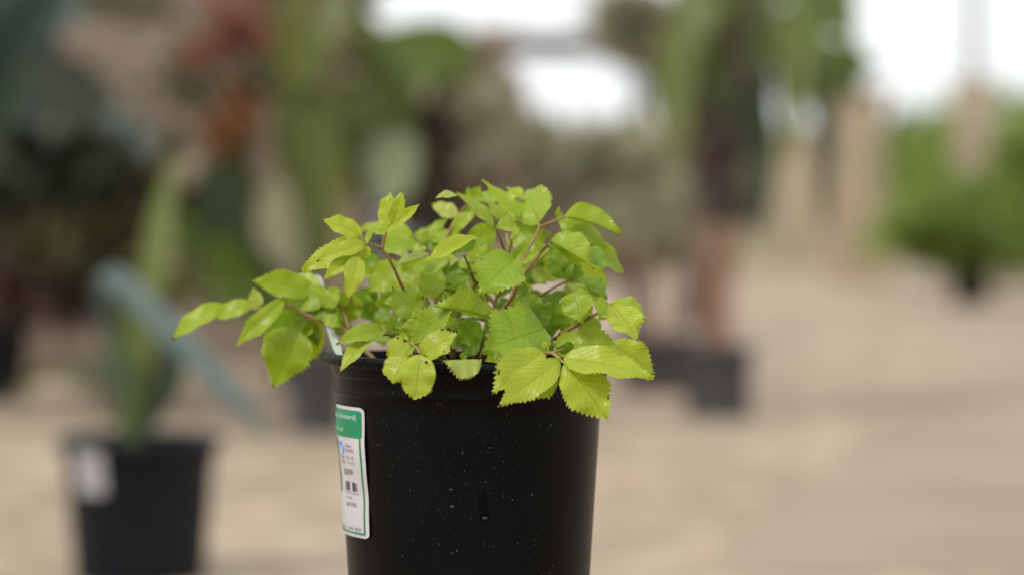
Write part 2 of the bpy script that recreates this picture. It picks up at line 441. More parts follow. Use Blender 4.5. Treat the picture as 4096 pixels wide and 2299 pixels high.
def leaf_material(name, c_lo, c_hi, spots=(), rough=0.35, transl=0.42):
    m, t, out = nodes(name)
    uv = N(t, 'ShaderNodeUVMap'); uv.uv_map = 'UVMap'
    sx = N(t, 'ShaderNodeSeparateXYZ'); t.links.new(uv.outputs[0], sx.inputs[0])
    u, v = sx.outputs[0], sx.outputs[1]
    s = mth(t, 'ABSOLUTE', mth(t, 'SUBTRACT', u, 0.5))          # 0 midrib .. 0.5 edge
    oi = N(t, 'ShaderNodeObjectInfo')
    tc = N(t, 'ShaderNodeTexCoord')
    n1 = N(t, 'ShaderNodeTexNoise'); n1.inputs['Scale'].default_value = 45; n1.inputs['Detail'].default_value = 4
    t.links.new(tc.outputs['Object'], n1.inputs['Vector'])
    n2 = N(t, 'ShaderNodeTexNoise'); n2.inputs['Scale'].default_value = 420; n2.inputs['Detail'].default_value = 3
    t.links.new(tc.outputs['Object'], n2.inputs['Vector'])
    f = mth(t, 'ADD', mth(t, 'MULTIPLY', oi.outputs['Random'], 0.55), mth(t, 'MULTIPLY', n1.outputs['Fac'], 0.6))
    cc = mixc(t, mth(t, 'SUBTRACT', f, 0.1, clamp=True), c_lo, c_hi)
    # veins
    ph = mth(t, 'SUBTRACT', mth(t, 'MULTIPLY', v, 8.5), mth(t, 'MULTIPLY', s, 6.2))
    ph = mth(t, 'ADD', ph, mth(t, 'MULTIPLY', n1.outputs['Fac'], 0.5))
    fr = mth(t, 'ABSOLUTE', mth(t, 'SUBTRACT', mth(t, 'FRACT', ph), 0.5))   # 0 on a vein
    vein = ramp(t, fr, [(0.0, 1.0), (0.05, 0.0)])
    vein = mth(t, 'MULTIPLY', vein, ramp(t, s, [(0.32, 1.0), (0.5, 0.0)]))
    rib = ramp(t, s, [(0.006, 1.0), (0.02, 0.0)])
    vv = mth(t, 'MAXIMUM', mth(t, 'MULTIPLY', vein, 0.6), rib)
    vo = N(t, 'ShaderNodeTexVoronoi'); vo.feature = 'DISTANCE_TO_EDGE'; vo.inputs['Scale'].default_value = 480
    t.links.new(tc.outputs['Object'], vo.inputs['Vector'])
    cc = mixc(t, mth(t, 'MULTIPLY', ramp(t, vo.outputs['Distance'], [(0.0, 1.0), (0.12, 0.0)]), 0.07), cc, (0.16, 0.25, 0.02))
    cc = mixc(t, mth(t, 'MULTIPLY', vv, 0.22), cc, (0.18, 0.26, 0.02))
    edge = ramp(t, s, [(0.44, 0.0), (0.5, 0.3)])
    cc = mixc(t, edge, cc, (0.46, 0.50, 0.10))
    tipb = mth(t, 'MULTIPLY', ramp(t, mth(t, 'ADD', v, mth(t, 'MULTIPLY', n1.outputs['Fac'], 0.08)), [(0.985, 0.0), (1.0, 0.85)]),
               mth(t, 'GREATER_THAN', mth(t, 'FRACT', mth(t, 'MULTIPLY', oi.outputs['Random'], 7.3)), 0.45))
    cc = mixc(t, tipb, cc, (0.13, 0.06, 0.02))
    rust = mth(t, 'MULTIPLY', ramp(t, mth(t, 'ADD', s, mth(t, 'MULTIPLY', n1.outputs['Fac'], 0.25)), [(0.60, 0.0), (0.68, 0.7)]),
               mth(t, 'GREATER_THAN', mth(t, 'FRACT', mth(t, 'MULTIPLY', oi.outputs['Random'], 13.7)), 0.5))
    cc = mixc(t, rust, cc, (0.20, 0.10, 0.03))
    burn = None
    if spots:
        wn = N(t, 'ShaderNodeTexNoise'); wn.inputs['Scale'].default_value = 9; wn.inputs['Detail'].default_value = 4
        t.links.new(uv.outputs[0], wn.inputs['Vector'])
        for (su, sv, sr) in spots:
            dx = mth(t, 'SUBTRACT', u, su); dy = mth(t, 'MULTIPLY', mth(t, 'SUBTRACT', v, sv), 1.5)
            d = mth(t, 'SQRT', mth(t, 'ADD', mth(t, 'MULTIPLY', dx, dx), mth(t, 'MULTIPLY', dy, dy)))
            d = mth(t, 'ADD', d, mth(t, 'MULTIPLY', mth(t, 'SUBTRACT', wn.outputs['Fac'], 0.5), sr * 1.6))
            k = ramp(t, mth(t, 'DIVIDE', d, sr), [(0.75, 1.0), (1.0, 0.0)])
            burn = k if burn is None else mth(t, 'MAXIMUM', burn, k)
        bc = mixc(t, wn.outputs['Fac'], (0.04, 0.015, 0.008), (0.20, 0.085, 0.03))
        cc = mixc(t, burn, cc, bc)
    b = N(t, 'ShaderNodeBsdfPrincipled')
    t.links.new(cc, b.inputs['Base Color'])
    t.links.new(mth(t, 'ADD', mth(t, 'MULTIPLY', n2.outputs['Fac'], 0.25), rough - 0.12), b.inputs['Roughness'])
    b.inputs['Specular IOR Level'].default_value = 0.38
    h = mth(t, 'SUBTRACT', mth(t, 'MULTIPLY', n2.outputs['Fac'], 0.25), mth(t, 'MULTIPLY', vv, 0.8))
    bp = N(t, 'ShaderNodeBump'); bp.inputs['Strength'].default_value = 0.6; bp.inputs['Distance'].default_value = 0.0009
    t.links.new(h, bp.inputs['Height']); t.links.new(bp.outputs[0], b.inputs['Normal'])
    tr = N(t, 'ShaderNodeBsdfTranslucent')
    hsv = N(t, 'ShaderNodeHueSaturation'); hsv.inputs['Saturation'].default_value = 1.1; hsv.inputs['Value'].default_value = 1.05
    t.links.new(cc, hsv.inputs['Color']); t.links.new(hsv.outputs[0], tr.inputs['Color'])
    mx = N(t, 'ShaderNodeMixShader'); mx.inputs[0].default_value = transl
    t.links.new(b.outputs[0], mx.inputs[1]); t.links.new(tr.outputs[0], mx.inputs[2])
    t.links.new(mx.outputs[0], out.inputs['Surface'])
    return m
LEAF = {
    'y': leaf_material('yellow green leaf', (0.36, 0.455, 0.026), (0.46, 0.545, 0.050)),
    'g': leaf_material('fresh green leaf', (0.255, 0.365, 0.018), (0.37, 0.478, 0.034)),
    'd': leaf_material('mature and shaded green leaf', (0.14, 0.255, 0.010), (0.225, 0.35, 0.018)),  # older leaves; also carries the shade of inner and back leaves as colour
    'p': leaf_material('pale leaf underside', (0.38, 0.46, 0.075), (0.44, 0.52, 0.12)),
    'w': leaf_material('wet green leaf', (0.20, 0.35, 0.03), (0.28, 0.42, 0.05), rough=0.16),
}
rl = random.Random(11)
def leaf(tile, bx, by, tx, ty, W, db, dt, n=(0, .3, .9), bend=.08, fp=12, fm=12, mat='g', tile2=None, teeth=13, wave=.07, spots=None, a=.56, bexp=.98, curl=0.0, tooth=1.0, tipk=3.0):
    """one serrated leaflet from its base to its tip (tile pixels, depth in cm from the pot's axis).
    n: direction the blade faces (right, up, towards the camera); fp/fm: fold of each half in degrees"""
    B = TP(tile, bx, by, db); T = TP(tile2 or tile, tx, ty, dt)
    s_px = TILES[tile][2]
    Wm = 1.13 * W * s_px * (D0 + db / 100) / FPX
    L = (T - B).length
    M = (T - B).normalized()
    nv = (RGT * n[0] + UPV * n[1] - FWD * n[2]).normalized()
    nv = (nv - M * nv.dot(M)).normalized()
    C = B + (T - B) * 0.52 + nv * bend * L * 2
    teeth = int(teeth * 1.2); per = 4; NV = teeth * per; NS = 5
    ph = rl.uniform(0, 6.28); ph2 = rl.uniform(0, 6.28); seedt = [rl.choice((.45, .7, .9, 1.1, 1.4)) * rl.uniform(.8, 1.2) for _ in range(2 * teeth + 4)]
    asym = rl.uniform(-.06, .06)
    fpr, fmr = R(fp * 1.4 + rl.uniform(-6, 8)), R(fm * 1.4 + rl.uniform(-6, 8))
    tw = rl.uniform(-.35, .35)
    vm = a / (a + bexp); wn = vm ** a * (1 - vm) ** bexp
    V, F, UV = [], [], []
    for i in range(NV + 1):
        v = i / NV
        p = B * (1 - v) ** 2 + C * (2 * v * (1 - v)) + T * v * v
        tg = ((C - B) * (1 - v) + (T - C) * v).normalized()
        nn = (nv - tg * nv.dot(tg)).normalized()
        nn = (Matrix.Rotation((curl + tw) * v, 3, tg) @ nn)
        sd_ = nn.cross(tg)
        wv = min((v ** a) * ((1 - v) ** bexp) / wn, tipk * (1 - v) ** 1.2)
        for j in range(-NS, NS + 1):
            s = j / NS; q = abs(s)
            side = 1 if s >= 0 else -1
            hw = Wm * 0.5 * wv * (1 + asym * side)
            fwd = 0.0
            if abs(j) == NS and 0.03 < v < 0.995:
                k = (i % per) / per
                tt = seedt[(i // per) + (teeth if side > 0 else 0)]
                hw += Wm * 0.095 * tt * tooth * (k - 0.3) * (0.5 + 0.5 * wv)
                fwd = k * L * 0.03 * tt * tooth
            ang = (fpr if side > 0 else fmr)
            # the blade leaves the midrib at the fold angle and flattens towards its edge
            x_in = hw * q
            off = sd_ * side * math.cos(ang) * x_in + nn * (math.sin(ang) * x_in * (1 - 0.35 * q))
            off += nn * (wave * Wm * q * q * math.sin(ph + side * 1.1 + v * 9.0) + 0.5 * wave * Wm * q * math.sin(ph2 + v * 19 + side))
            off += nn * (0.010 * Wm * math.cos(2 * math.pi * (v * 8.5 - q * 3.1)) * math.sin(math.pi * q) * wv)
            V.append(p + off + tg * fwd)
            UV.append((0.5 + 0.5 * s, v))
    w_ = 2 * NS + 1
    for i in range(NV):
        for j in range(2 * NS):
            k = i * w_ + j
            F.append((k, k + 1, k + w_ + 1, k + w_))
    me = meshdata('leaf', V, F)
    ul = me.uv_layers.new(name='UVMap')
    for lp in me.loops: ul.data[lp.index].uv = UV[lp.vertex_index]
    mt = LEAF[mat]
    if spots:
        cl_ = {'y': ((0.36, 0.455, 0.026), (0.46, 0.545, 0.050)), 'g': ((0.26, 0.40, 0.02), (0.34, 0.47, 0.03)), 'p': ((0.38, 0.46, 0.075), (0.44, 0.52, 0.12))}[mat]
        mt = leaf_material('spotted leaf', *cl_, spots=spots)
    return link('leaf', me, plant, [mt])

# --- upper left cluster, in focus
leaf(1, 848, 698, 400, 515, 250, -5, -6, (-.1, .45, .9), .05, 10, 6, 'y', teeth=12)
leaf(1, 870, 795, 135, 1125, 270, -4.6, -5.5, (-.1, .5, .85), .05, 4, 10, 'y', teeth=16)
leaf(1, 892, 802, 340, 1000, 200, -5.5, -6.4, (.1, .5, .85), .08, 12, 14, 'y', teeth=14)
leaf(1, 820, 895, 415, 1208, 190, -5.6, -6.6, (0, .4, .9), .05, 10, 14, 'y', teeth=12)
leaf(1, 815, 935, 690, 1440, 220, -6, -7, (.15, .1, 1), .05, 14, 12, 'y', teeth=14)
leaf(1, 925, 815, 1010, 590, 110, -5.5, -5, (-.6, .2, .7), .05, 25, 25, 'g', teeth=9)
leaf(1, 925, 820, 850, 985, 150, -5.4, -5.2, (.1, .1, 1), .04, 8, 8, 'y', teeth=8, tooth=.4)
leaf(1, 1148, 612, 1195, 185, 240, -4.5, -4, (-.35, .1, .9), .04, 10, 16, 'y', teeth=13)
leaf(1, 1210, 578, 1326, 178, 160, -5, -5, (.25, .05, .97), .03, 12, 12, 'y', teeth=14)
leaf(1, 1235, 565, 1535, 335, 130, -5.2, -5.6, (.1, .35, .9), -.05, 14, 22, 'y', teeth=11)
leaf(1, 1150, 640, 1015, 692, 80, -5.2, -5.8, (0, .6, .8), .04, 10, 10, 'y', teeth=8)
leaf(1, 1160, 650, 1262, 592, 90, -5.2, -5.8, (0, .6, .8), .04, 10, 10, 'y', teeth=8)
leaf(1, 905, 760, 885, 695, 34, -5, -5, (0, .2, 1), .04, 10, 10, 'g', teeth=5)
# --- behind that cluster
leaf(1, 1440, 700, 830, 620, 230, 5, 6, (0, .7, .7), .08, 8, 8, 'g')
leaf(1, 1090, 850, 1561, 800, 250, 3, 4, (0, .5, .85), .1, 8, 8, 'g')
leaf(1, 1000, 900, 850, 1180, 270, 5, 5, (0, .1, 1), .05, 8, 8, 'd')
leaf(1, 1320, 1040, 950, 1345, 330, 2.5, 3, (0, .4, .9), .08, 8, 8, 'g')
leaf(1, 1040, 1195, 800, 1180, 90, 1, 1, (0, .8, .5), .08, 10, 10, 'g')
leaf(5, 560, 10, 770, 330, 230, 4, 4.5, (.1, .1, 1), .05, 8, 8, 'd')
leaf(5, 470, 20, 420, 420, 330, 3, 4, (-.3, .1, .95), .05, 10, 10, 'g')
leaf(5, 520, 40, 700, 400, 220, 3.4, 4, (-.4, .3, .85), .05, 10, 10, 'w')
# --- top middle
leaf(2, 1078, 600, 640, 215, 250, -1, -1.5, (.35, .75, .55), .07, 14, 6, 'g', teeth=12, a=.5, bexp=.5)
leaf(2, 660, 235, 405, 275, 110, -1.5, -2.2, (.1, .8, .55), .10, 10, 10, 'p', teeth=8)
leaf(2, 650, 480, 365, 345, 200, 5, 5.5, (-.1, .7, .7), .08, 8, 8, 'p')
leaf(2, 810, 330, 928, 122, 150, 4, 4, (0, .1, 1), .04, 12, 12, 'g', teeth=9)
leaf(2, 815, 300, 785, 140, 90, 4.4, 4.4, (0, .1, 1), .04, 12, 12, 'g', teeth=8)
leaf(2, 860, 360, 585, 705, 170, 4.5, 4.5, (-.5, .1, .85), .05, 10, 10, 'g')
leaf(2, 600, 680, 335, 775, 150, 4.5, 5, (0, .5, .85), .06, 8, 8, 'g')
leaf(2, 250, 800, 550, 505, 160, 6, 6.5, (-.4, .4, .8), .06, 8, 8, 'g')
leaf(2, 320, 720, 155, 690, 170, 6, 6, (0, .5, .85), .06, 8, 8, 'g')
leaf(2, 1200, 250, 850, 285, 150, 5, 5.5, (0, .5, .85), .06, 8, 8, 'g')
leaf(2, 1430, 190, 1200, 260, 130, 5, 5.5, (0, .5, .85), .06, 8, 8, 'y')
leaf(2, 1395, 485, 945, 60, 170, 0, 1, (.2, .3, .9), .03, 14, 8, 'g', teeth=15)
leaf(3, 305, 565, 180, 165, 430, -.5, 3, (-.05, -.1, 1), .10, 6, 6, 'g', a=.52, bexp=.62, teeth=12)
leaf(2, 1440, 290, 1218, 142, 90, 1, 1.5, (.2, .6, .7), .06, 14, 14, 'y', teeth=8)
leaf(2, 1355, 520, 1175, 430, 150, 3, 3.5, (0, .5, .85), .06, 8, 8, 'g')
leaf(2, 1200, 520, 990, 300, 190, 3, 3.5, (.5, .3, .8), .06, 8, 8, 'g')
leaf(2, 1360, 610, 1105, 620, 240, -2, -3, (0, .75, .6), .10, 6, 26, 'g', teeth=11)
leaf(2, 1115, 650, 725, 740, 260, 1, 1, (0, .15, 1), -.10, 8, 8, 'g', teeth=12)
leaf(2, 990, 790, 800, 1015, 190, 1, 1, (-.2, .4, .85), .06, 8, 8, 'g')
leaf(2, 880, 715, 255, 1038, 250, -3.5, -5, (-.05, .75, .6), .04, 20, 30, 'y', teeth=15)
leaf(2, 870, 760, 610, 900, 150, -3, -3.2, (.2, .0, 1), .04, 10, 10, 'd')
leaf(2, 335, 915, -75, 1060, 120, -3, -4, (0, .8, .5), .07, 14, 14, 'p', teeth=10)
leaf(2, 570, 990, 120, 1090, 190, 1, 2, (0, .4, .9), .05, 8, 8, 'g')
leaf(2, 300, 1425, 485, 1075, 290, -2, -1.5, (-.15, .3, .95), .06, 10, 10, 'g', a=.45, bexp=.5, teeth=11)
leaf(2, 640, 1335, 610, 985, 340, 1, 1.5, (0, .05, 1), .04, 8, 8, 'd', a=.5, bexp=.55)
leaf(2, 250, 1000, 0, 1230, 260, 3, 3.4, (0, .4, .9), .05, 8, 8, 'g')
leaf(2, 560, 760, 730, 800, 260, 4, 4, (0, .3, .9), .05, 8, 8, 'g')
leaf(2, 330, 780, 560, 840, 200, 5, 5, (0, .5, .9), .05, 8, 8, 'd')
leaf(2, 1310, 985, 915, 1372, 530, -4, -6.5, (.1, .5, .85), .07, 10, 4, 'g', teeth=17, a=.46, bexp=.62, spots=[(.04, .42, .03), (.62, .55, .012)])
# --- upper right
leaf(3, 592, 488, 1272, 705, 400, -1.5, -2, (.02, .25, .95), .09, 4, -95, 'g', teeth=15, a=.5, bexp=.85)
leaf(3, 540, 505, 1085, 838, 290, -.5, -.5, (-.05, .5, .85), .10, 4, 10, 'g', teeth=14)
leaf(3, 490, 470, 590, 460, 110, 2, 2, (0, .3, 1), .05, 8, 8, 'g')
leaf(3, 520, 380, 545, 405, 40, 0, 0, (0, .2, 1), .05, 8, 8, 'g', teeth=5)
leaf(3, 445, 765, 945, 1085, 420, -3.5, -5, (-.1, .35, .92), .10, 8, -55, 'g', teeth=14, a=.5, bexp=.8)
leaf(3, 415, 800, 935, 1030, 190, -3, -4.2, (0, .75, .6), .07, 5, 20, 'd', teeth=14)
leaf(3, 895, 830, 1048, 1118, 200, -3.5, -4.2, (.35, .45, .8), .08, 6, 6, 'w', teeth=12)
leaf(3, 800, 770, 1302, 1152, 270, 0, 0, (-.05, .55, .8), .09, 6, 10, 'g', teeth=14)
leaf(3, 640, 960, 1118, 1295, 260, 2, 2.5, (-.05, .45, .85), .09, 6, 10, 'y')
leaf(3, 335, 860, 25, 590, 330, 0, 1, (0, .05, 1), .06, 8, 8, 'g', a=.5, bexp=.6, teeth=12)
leaf(3, 345, 740, 340, 600, 170, .5, 1, (0, .1, 1), .05, 8, 8, 'g')
leaf(3, 642, 1195, 450, 850, 290, -1, -.5, (-.1, -.1, 1), .05, 8, 8, 'd', a=.48, bexp=.5)
leaf(3, 660, 1235, 740, 995, 240, -1, -.5, (.1, -.1, 1), .05, 8, 8, 'd', a=.48, bexp=.5)
leaf(3, 855, 1185, 1085, 1445, 240, -1.5, -2, (.4, .5, .75), .10, 6, 6, 'w', teeth=11, a=.5, bexp=.6)
leaf(3, 225, 800, 85, 790, 90, 2, 2, (0, .3, 1), .05, 8, 8, 'g')
leaf(3, 180, 860, 430, 900, 240, 4, 4, (0, .3, .9), .05, 8, 8, 'y')
leaf(3, 420, 1000, 210, 1150, 200, 4, 4, (0, .4, .9), .05, 8, 8, 'y')
leaf(3, 380, 1050, 100, 1080, 200, 4, 4, (0, .5, .9), .05, 8, 8, 'g')
leaf(3, 250, 900, 0, 1060, 150, -2, -2.5, (-.2, .4, .8), .05, 12, 12, 'g')
leaf(3, 600, 1180, 850, 1260, 260, 3, 3, (0, .5, .9), .05, 8, 8, 'y')
# --- left branch, behind the plane of focus
leaf(4, 1585, 298, 938, 190, 270, 4.2, 3.2, (0, .35, .92), .05, 8, 8, 'g', teeth=13, a=.5, bexp=.7)
leaf(4, 935, 440, 530, 590, 190, 5, 5, (0, .5, .85), .08, 6, 6, 'g', teeth=11, a=.5, bexp=.6)
leaf(4, 640, 455, 103, 815, 200, 5.4, 5, (-.05, .5, .85), .14, 6, 6, 'g', teeth=13, a=.5, bexp=.7)
leaf(4, 1290, 370, 760, 880, 200, 3.4, 2.6, (.25, .35, .85), .03, 10, 20, 'g', teeth=12, a=.5, bexp=.42)
leaf(4, 1480, 560, 950, 680, 300, 5, 6, (0, -.2, .95), .04, 6, 6, 'd')
leaf(4, 1440, 690, 1155, 1312, 470, 4, 4.5, (0, .1, 1), .05, 14, 10, 'g', teeth=12, a=.6, bexp=1.25)
leaf(4, 1330, 760, 1030, 960, 240, 4.5, 5, (.1, .4, .9), .05, 8, 8, 'y')
leaf(4, 1570, 610, 1592, 1030, 220, 4.5, 5, (.1, .1, 1), .05, 10, 10, 'y')
leaf(4, 1500, 600, 1640, 880, 170, 4, 4.5, (.1, .1, 1), .05, 10, 10, 'd')
leaf(4, 1760, 360, 1285, 430, 260, 3.6, 4.6, (0, .4, .9), .05, 8, 8, 'g')
leaf(4, 1650, 245, 1350, 140, 170, 6, 7, (0, .6, .8), .05, 8, 8, 'p')
leaf(4, 1010, 480, 955, 262, 140, 6, 6, (-.2, .5, .85), .05, 8, 8, 'p')
leaf(4, 1830, 500, 1540, 500, 230, 3.2, 4.2, (0, .4, .9), .05, 8, 8, 'd')
leaf(4, 1760, 440, 1400, 540, 240, 3.8, 4.8, (0, .4, .9), .05, 8, 8, 'd')
leaf(4, 1690, 470, 1860, 250, 200, 3, 3, (0, .4, .9), .05, 8, 8, 'g')
leaf(4, 1700, 560, 1880, 680, 130, 2.4, 2, (0, .2, .9), .05, 8, 8, 'g')
# --- left front, over the rim
leaf(5, 830, 495, 278, 655, 230, -5, -6.5, (-.02, .7, .7), .08, 4, 8, 'g', teeth=13, a=.5, bexp=.75)
leaf(5, 690, 575, 308, 992, 200, -5.5, -7, (-.15, .6, .75), .10, 14, 6, 'y', teeth=15)
leaf(5, 1000, 445, 815, 400, 210, -3.5, -4, (0, .4, .9), .05, 8, 8, 'g', a=.5, bexp=.5, teeth=9)
leaf(5, 1115, 385, 935, 475, 110, -3.5, -4, (0, .5, .85), .05, 8, 8, 'g')
leaf(5, 1235, 325, 925, 0, 340, -3.5, -3, (-.1, .25, .95), .07, 6, 6, 'g', a=.5, bexp=.6, teeth=14, tooth=.5)
leaf(5, 1160, 480, 990, 400, 130, -2, -2, (0, .5, .85), .05, 8, 8, 'w')
leaf(5, 1270, 250, 1150, 390, 130, -4.5, -5, (.2, .3, .9), .05, 8, 8, 'y')
leaf(5, 1130, 640, 850, 780, 250, -8, -8.6, (-.1, .35, .9), .05, 6, 6, 'y', teeth=10, a=.45, bexp=.45, spots=[(.25, .12, .12), (.1, .3, .06)])
leaf(5, 1050, 700, 1045, 495, 130, -7.8, -8, (-.1, .2, .95), .04, 10, 10, 'y', teeth=8, spots=[(.4, .35, .16), (.5, .97, .1)])
leaf(5, 1095, 720, 925, 1105, 320, -9, -10, (-.1, .3, .95), .07, 8, 8, 'y', tipk=6, teeth=13, a=.52, bexp=.55, spots=[(.72, .28, .045)])
leaf(5, 1075, 770, 1195, 685, 80, -9.4, -9.4, (0, .6, .8), .05, 8, 8, 'g', teeth=7)
leaf(5, 1140, 600, 1220, 640, 80, -8, -8, (0, .4, .8), .05, 8, 8, 'g', teeth=7)
leaf(5, 1245, 770, 1178, 1292, 350, -10, -10.8, (.02, .12, 1), .04, 8, 8, 'y', tipk=7, teeth=16, a=.5, bexp=.55, spots=[(.76, .17, .06), (.6, .13, .03)])
leaf(5, 1258, 772, 1688, 530, 320, -8.8, -9.4, (-.15, .35, .92), .05, 6, 6, 'y', teeth=15, a=.5, bexp=.62, spots=[(.78, .42, .035), (.95, .68, .05), (.02, .72, .06), (.1, .55, .03)])
leaf(5, 1180, 600, 1650, 190, 330, -6, -6.5, (-.25, .3, .92), .06, 8, 8, 'g', teeth=13, a=.5, bexp=.6)
leaf(5, 1130, 560, 1210, 330, 200, -5, -5, (-.25, .3, .92), .06, 8, 8, 'g')
# --- middle front
leaf(6, 180, 480, 352, 415, 140, -5, -5.4, (0, .4, .9), .05, 8, 8, 'g', spots=[(.4, .3, .06)])
leaf(6, 795, 435, 75, 275, 430, -5.5, -7, (0, .35, .93), .06, -85, 4, 'g', teeth=15, a=.5, bexp=.75)
leaf(6, 770, 450, 340, 442, 90, -5, -6, (0, .85, .4), .06, 8, 8, 'g')
leaf(6, 645, 470, 390, 695, 290, -3.5, -3, (0, .2, 1), .04, 6, 6, 'd', a=.5, bexp=.5)
leaf(6, 640, 700, 420, 800, 220, -1.5, -1, (0, .4, .9), .04, 6, 6, 'd')
leaf(6, 300, 560, 520, 700, 220, -1.5, -1, (0, .4, .9), .04, 6, 6, 'd')
leaf(6, 660, 880, 205, 895, 420, -9.2, -9.6, (0, .2, 1), .02, 6, -120, 'p', teeth=13, a=.4, bexp=.42, spots=[(.52, .08, .05), (.6, .9, .02)])
leaf(6, 420, 880, 480, 815, 90, -6.5, -6.5, (0, .2, 1), .02, 6, 6, 'g', tooth=.3)
leaf(6, 870, 840, 690, 905, 110, -7, -7.4, (0, .5, .9), .02, 6, 6, 'y', spots=[(.4, .4, .1)])
leaf(6, 1370, 535, 668, 785, 720, -5, -8.5, (.0, .3, .95), .06, 6, 6, 'g', teeth=15, a=.5, bexp=.45, spots=[(.30, .96, .035), (.72, .93, .022)])
leaf(6, 1355, 790, 772, 1300, 430, -8.6, -10.8, (-.1, .35, .93), .05, 8, 8, 'y', teeth=16, a=.5, bexp=.55, spots=[(.12, .70, .05)])
leaf(7, 285, 790, -350, 1256, 320, -9.6, -11.6, (-.1, .35, .93), .05, 10, 8, 'y', teeth=18, a=.68, bexp=.85)
leaf(7, 215, 860, -60, 1190, 280, -9.4, -10.2, (.1, .2, .97), .03, 6, 6, 'y', teeth=12, a=.5, bexp=.5, spots=[(.75, .72, .06), (.35, .78, .05)])
leaf(6, 1345, 340, 1125, 118, 190, -2.5, -2, (-.2, .2, .95), .05, 8, 8, 'd')
leaf(6, 1330, 300, 1290, 560, 260, -3, -3.4, (.1, .1, 1), .05, 8, 8, 'd')
leaf(6, 960, 190, 880, 330, 160, 1, 1, (0, .2, 1), .05, 8, 8, 'd')
leaf(6, 1060, 120, 1200, 40, 200, 1, 1, (0, .4, .9), .05, 8, 8, 'd')
leaf(6, 200, 40, 400, 180, 230, 2, 2, (0, .3, .9), .05, 8, 8, 'd')
leaf(6, 330, 150, 190, 260, 180, 0, 0, (0, .3, .9), .05, 8, 8, 'g')
# --- right
leaf(7, 220, 190, 190, 560, 230, -2.5, -2, (.2, .1, .97), .05, 8, 8, 'd', a=.5, bexp=.5)
leaf(7, 330, 180, 300, 540, 190, -1.5, -1, (-.3, .1, .97), .05, 8, 8, 'd', a=.5, bexp=.5)
leaf(7, 120, 170, 40, 420, 220, -2, -2, (.1, .1, .97), .05, 8, 8, 'd', a=.5, bexp=.5)
leaf(7, 90, 600, 220, 690, 150, -4, -4, (0, .4, .9), .05, 8, 8, 'd')
leaf(7, 420, 90, 505, 415, 290, -5.5, -6.4, (-.2, .35, .92), .07, 8, 8, 'g', teeth=12, a=.45, bexp=.55)
leaf(7, 600, 320, 505, 240, 120, -5.8, -6, (0, .5, .9), .05, 8, 8, 'y')
leaf(7, 610, 90, 335, 15, 170, -1, -1, (0, .6, .8), .05, 8, 8, 'p')
leaf(7, 700, 90, 480, 130, 220, -2, -2.4, (0, .4, .9), .05, 8, 8, 'g')
leaf(7, 805, 228, 672, 372, 260, -7.5, -8.2, (-.1, .4, .9), .10, 8, 8, 'g', teeth=11, a=.42, bexp=.5)
leaf(7, 812, 225, 1068, 592, 310, -7.6, -8.6, (.1, .45, .88), .08, 6, 12, 'y', teeth=14, a=.52, bexp=.6)
leaf(7, 795, 205, 1182, 385, 230, -6.5, -6.8, (.05, .65, .75), .15, 4, 6, 'g', teeth=13, a=.5, bexp=.7)
leaf(7, 700, 440, 430, 440, 180, 1, 1, (0, .4, .9), .05, 8, 8, 'g')
leaf(7, 640, 420, 390, 370, 200, 2, 2, (0, .4, .9), .05, 8, 8, 'y')
leaf(7, 235, 660, 890, 640, 370, -5.5, -5.5, (0, .5, .85), .09, 4, 8, 'g', teeth=14, a=.5, bexp=.7)
leaf(7, 420, 640, 225, 680, 130, -6, -6.2, (0, -.4, .9), .05, 8, 8, 'd')
leaf(7, 790, 620, 1242, 918, 300, -3, -2.8, (-.05, .5, .85), .08, 6, 6, 'y', teeth=13, a=.5, bexp=.65)
leaf(7, 690, 560, 820, 600, 90, -4, -4, (0, .5, .85), .08, 6, 6, 'g')
leaf(7, 312, 772, 1226, 968, 370, -9.6, -11, (.02, .55, .82), .07, 8, 14, 'y', teeth=18, a=.55, bexp=.72)
leaf(7, 322, 815, 762, 1392, 470, -9.8, -10.8, (.1, .3, .95), .06, 8, 8, 'y', teeth=16, a=.72, bexp=.62, spots=[(.96, .74, .035)])
leaf(7, 100, 600, 150, 660, 60, -7.8, -8, (0, .3, .9), .05, 8, 8, 'g')
# leaves low in the middle of the clump, shade put in as darker green
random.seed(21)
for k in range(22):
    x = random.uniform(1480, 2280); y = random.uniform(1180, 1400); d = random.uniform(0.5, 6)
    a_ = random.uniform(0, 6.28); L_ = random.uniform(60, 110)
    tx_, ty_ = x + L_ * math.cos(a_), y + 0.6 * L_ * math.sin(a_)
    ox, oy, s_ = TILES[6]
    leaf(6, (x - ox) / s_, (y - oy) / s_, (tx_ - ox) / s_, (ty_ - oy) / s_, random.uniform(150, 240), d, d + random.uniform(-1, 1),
         (random.uniform(-.4, .4), random.uniform(.2, .7), .7), .06, 8, 8, random.choice('ddg'))

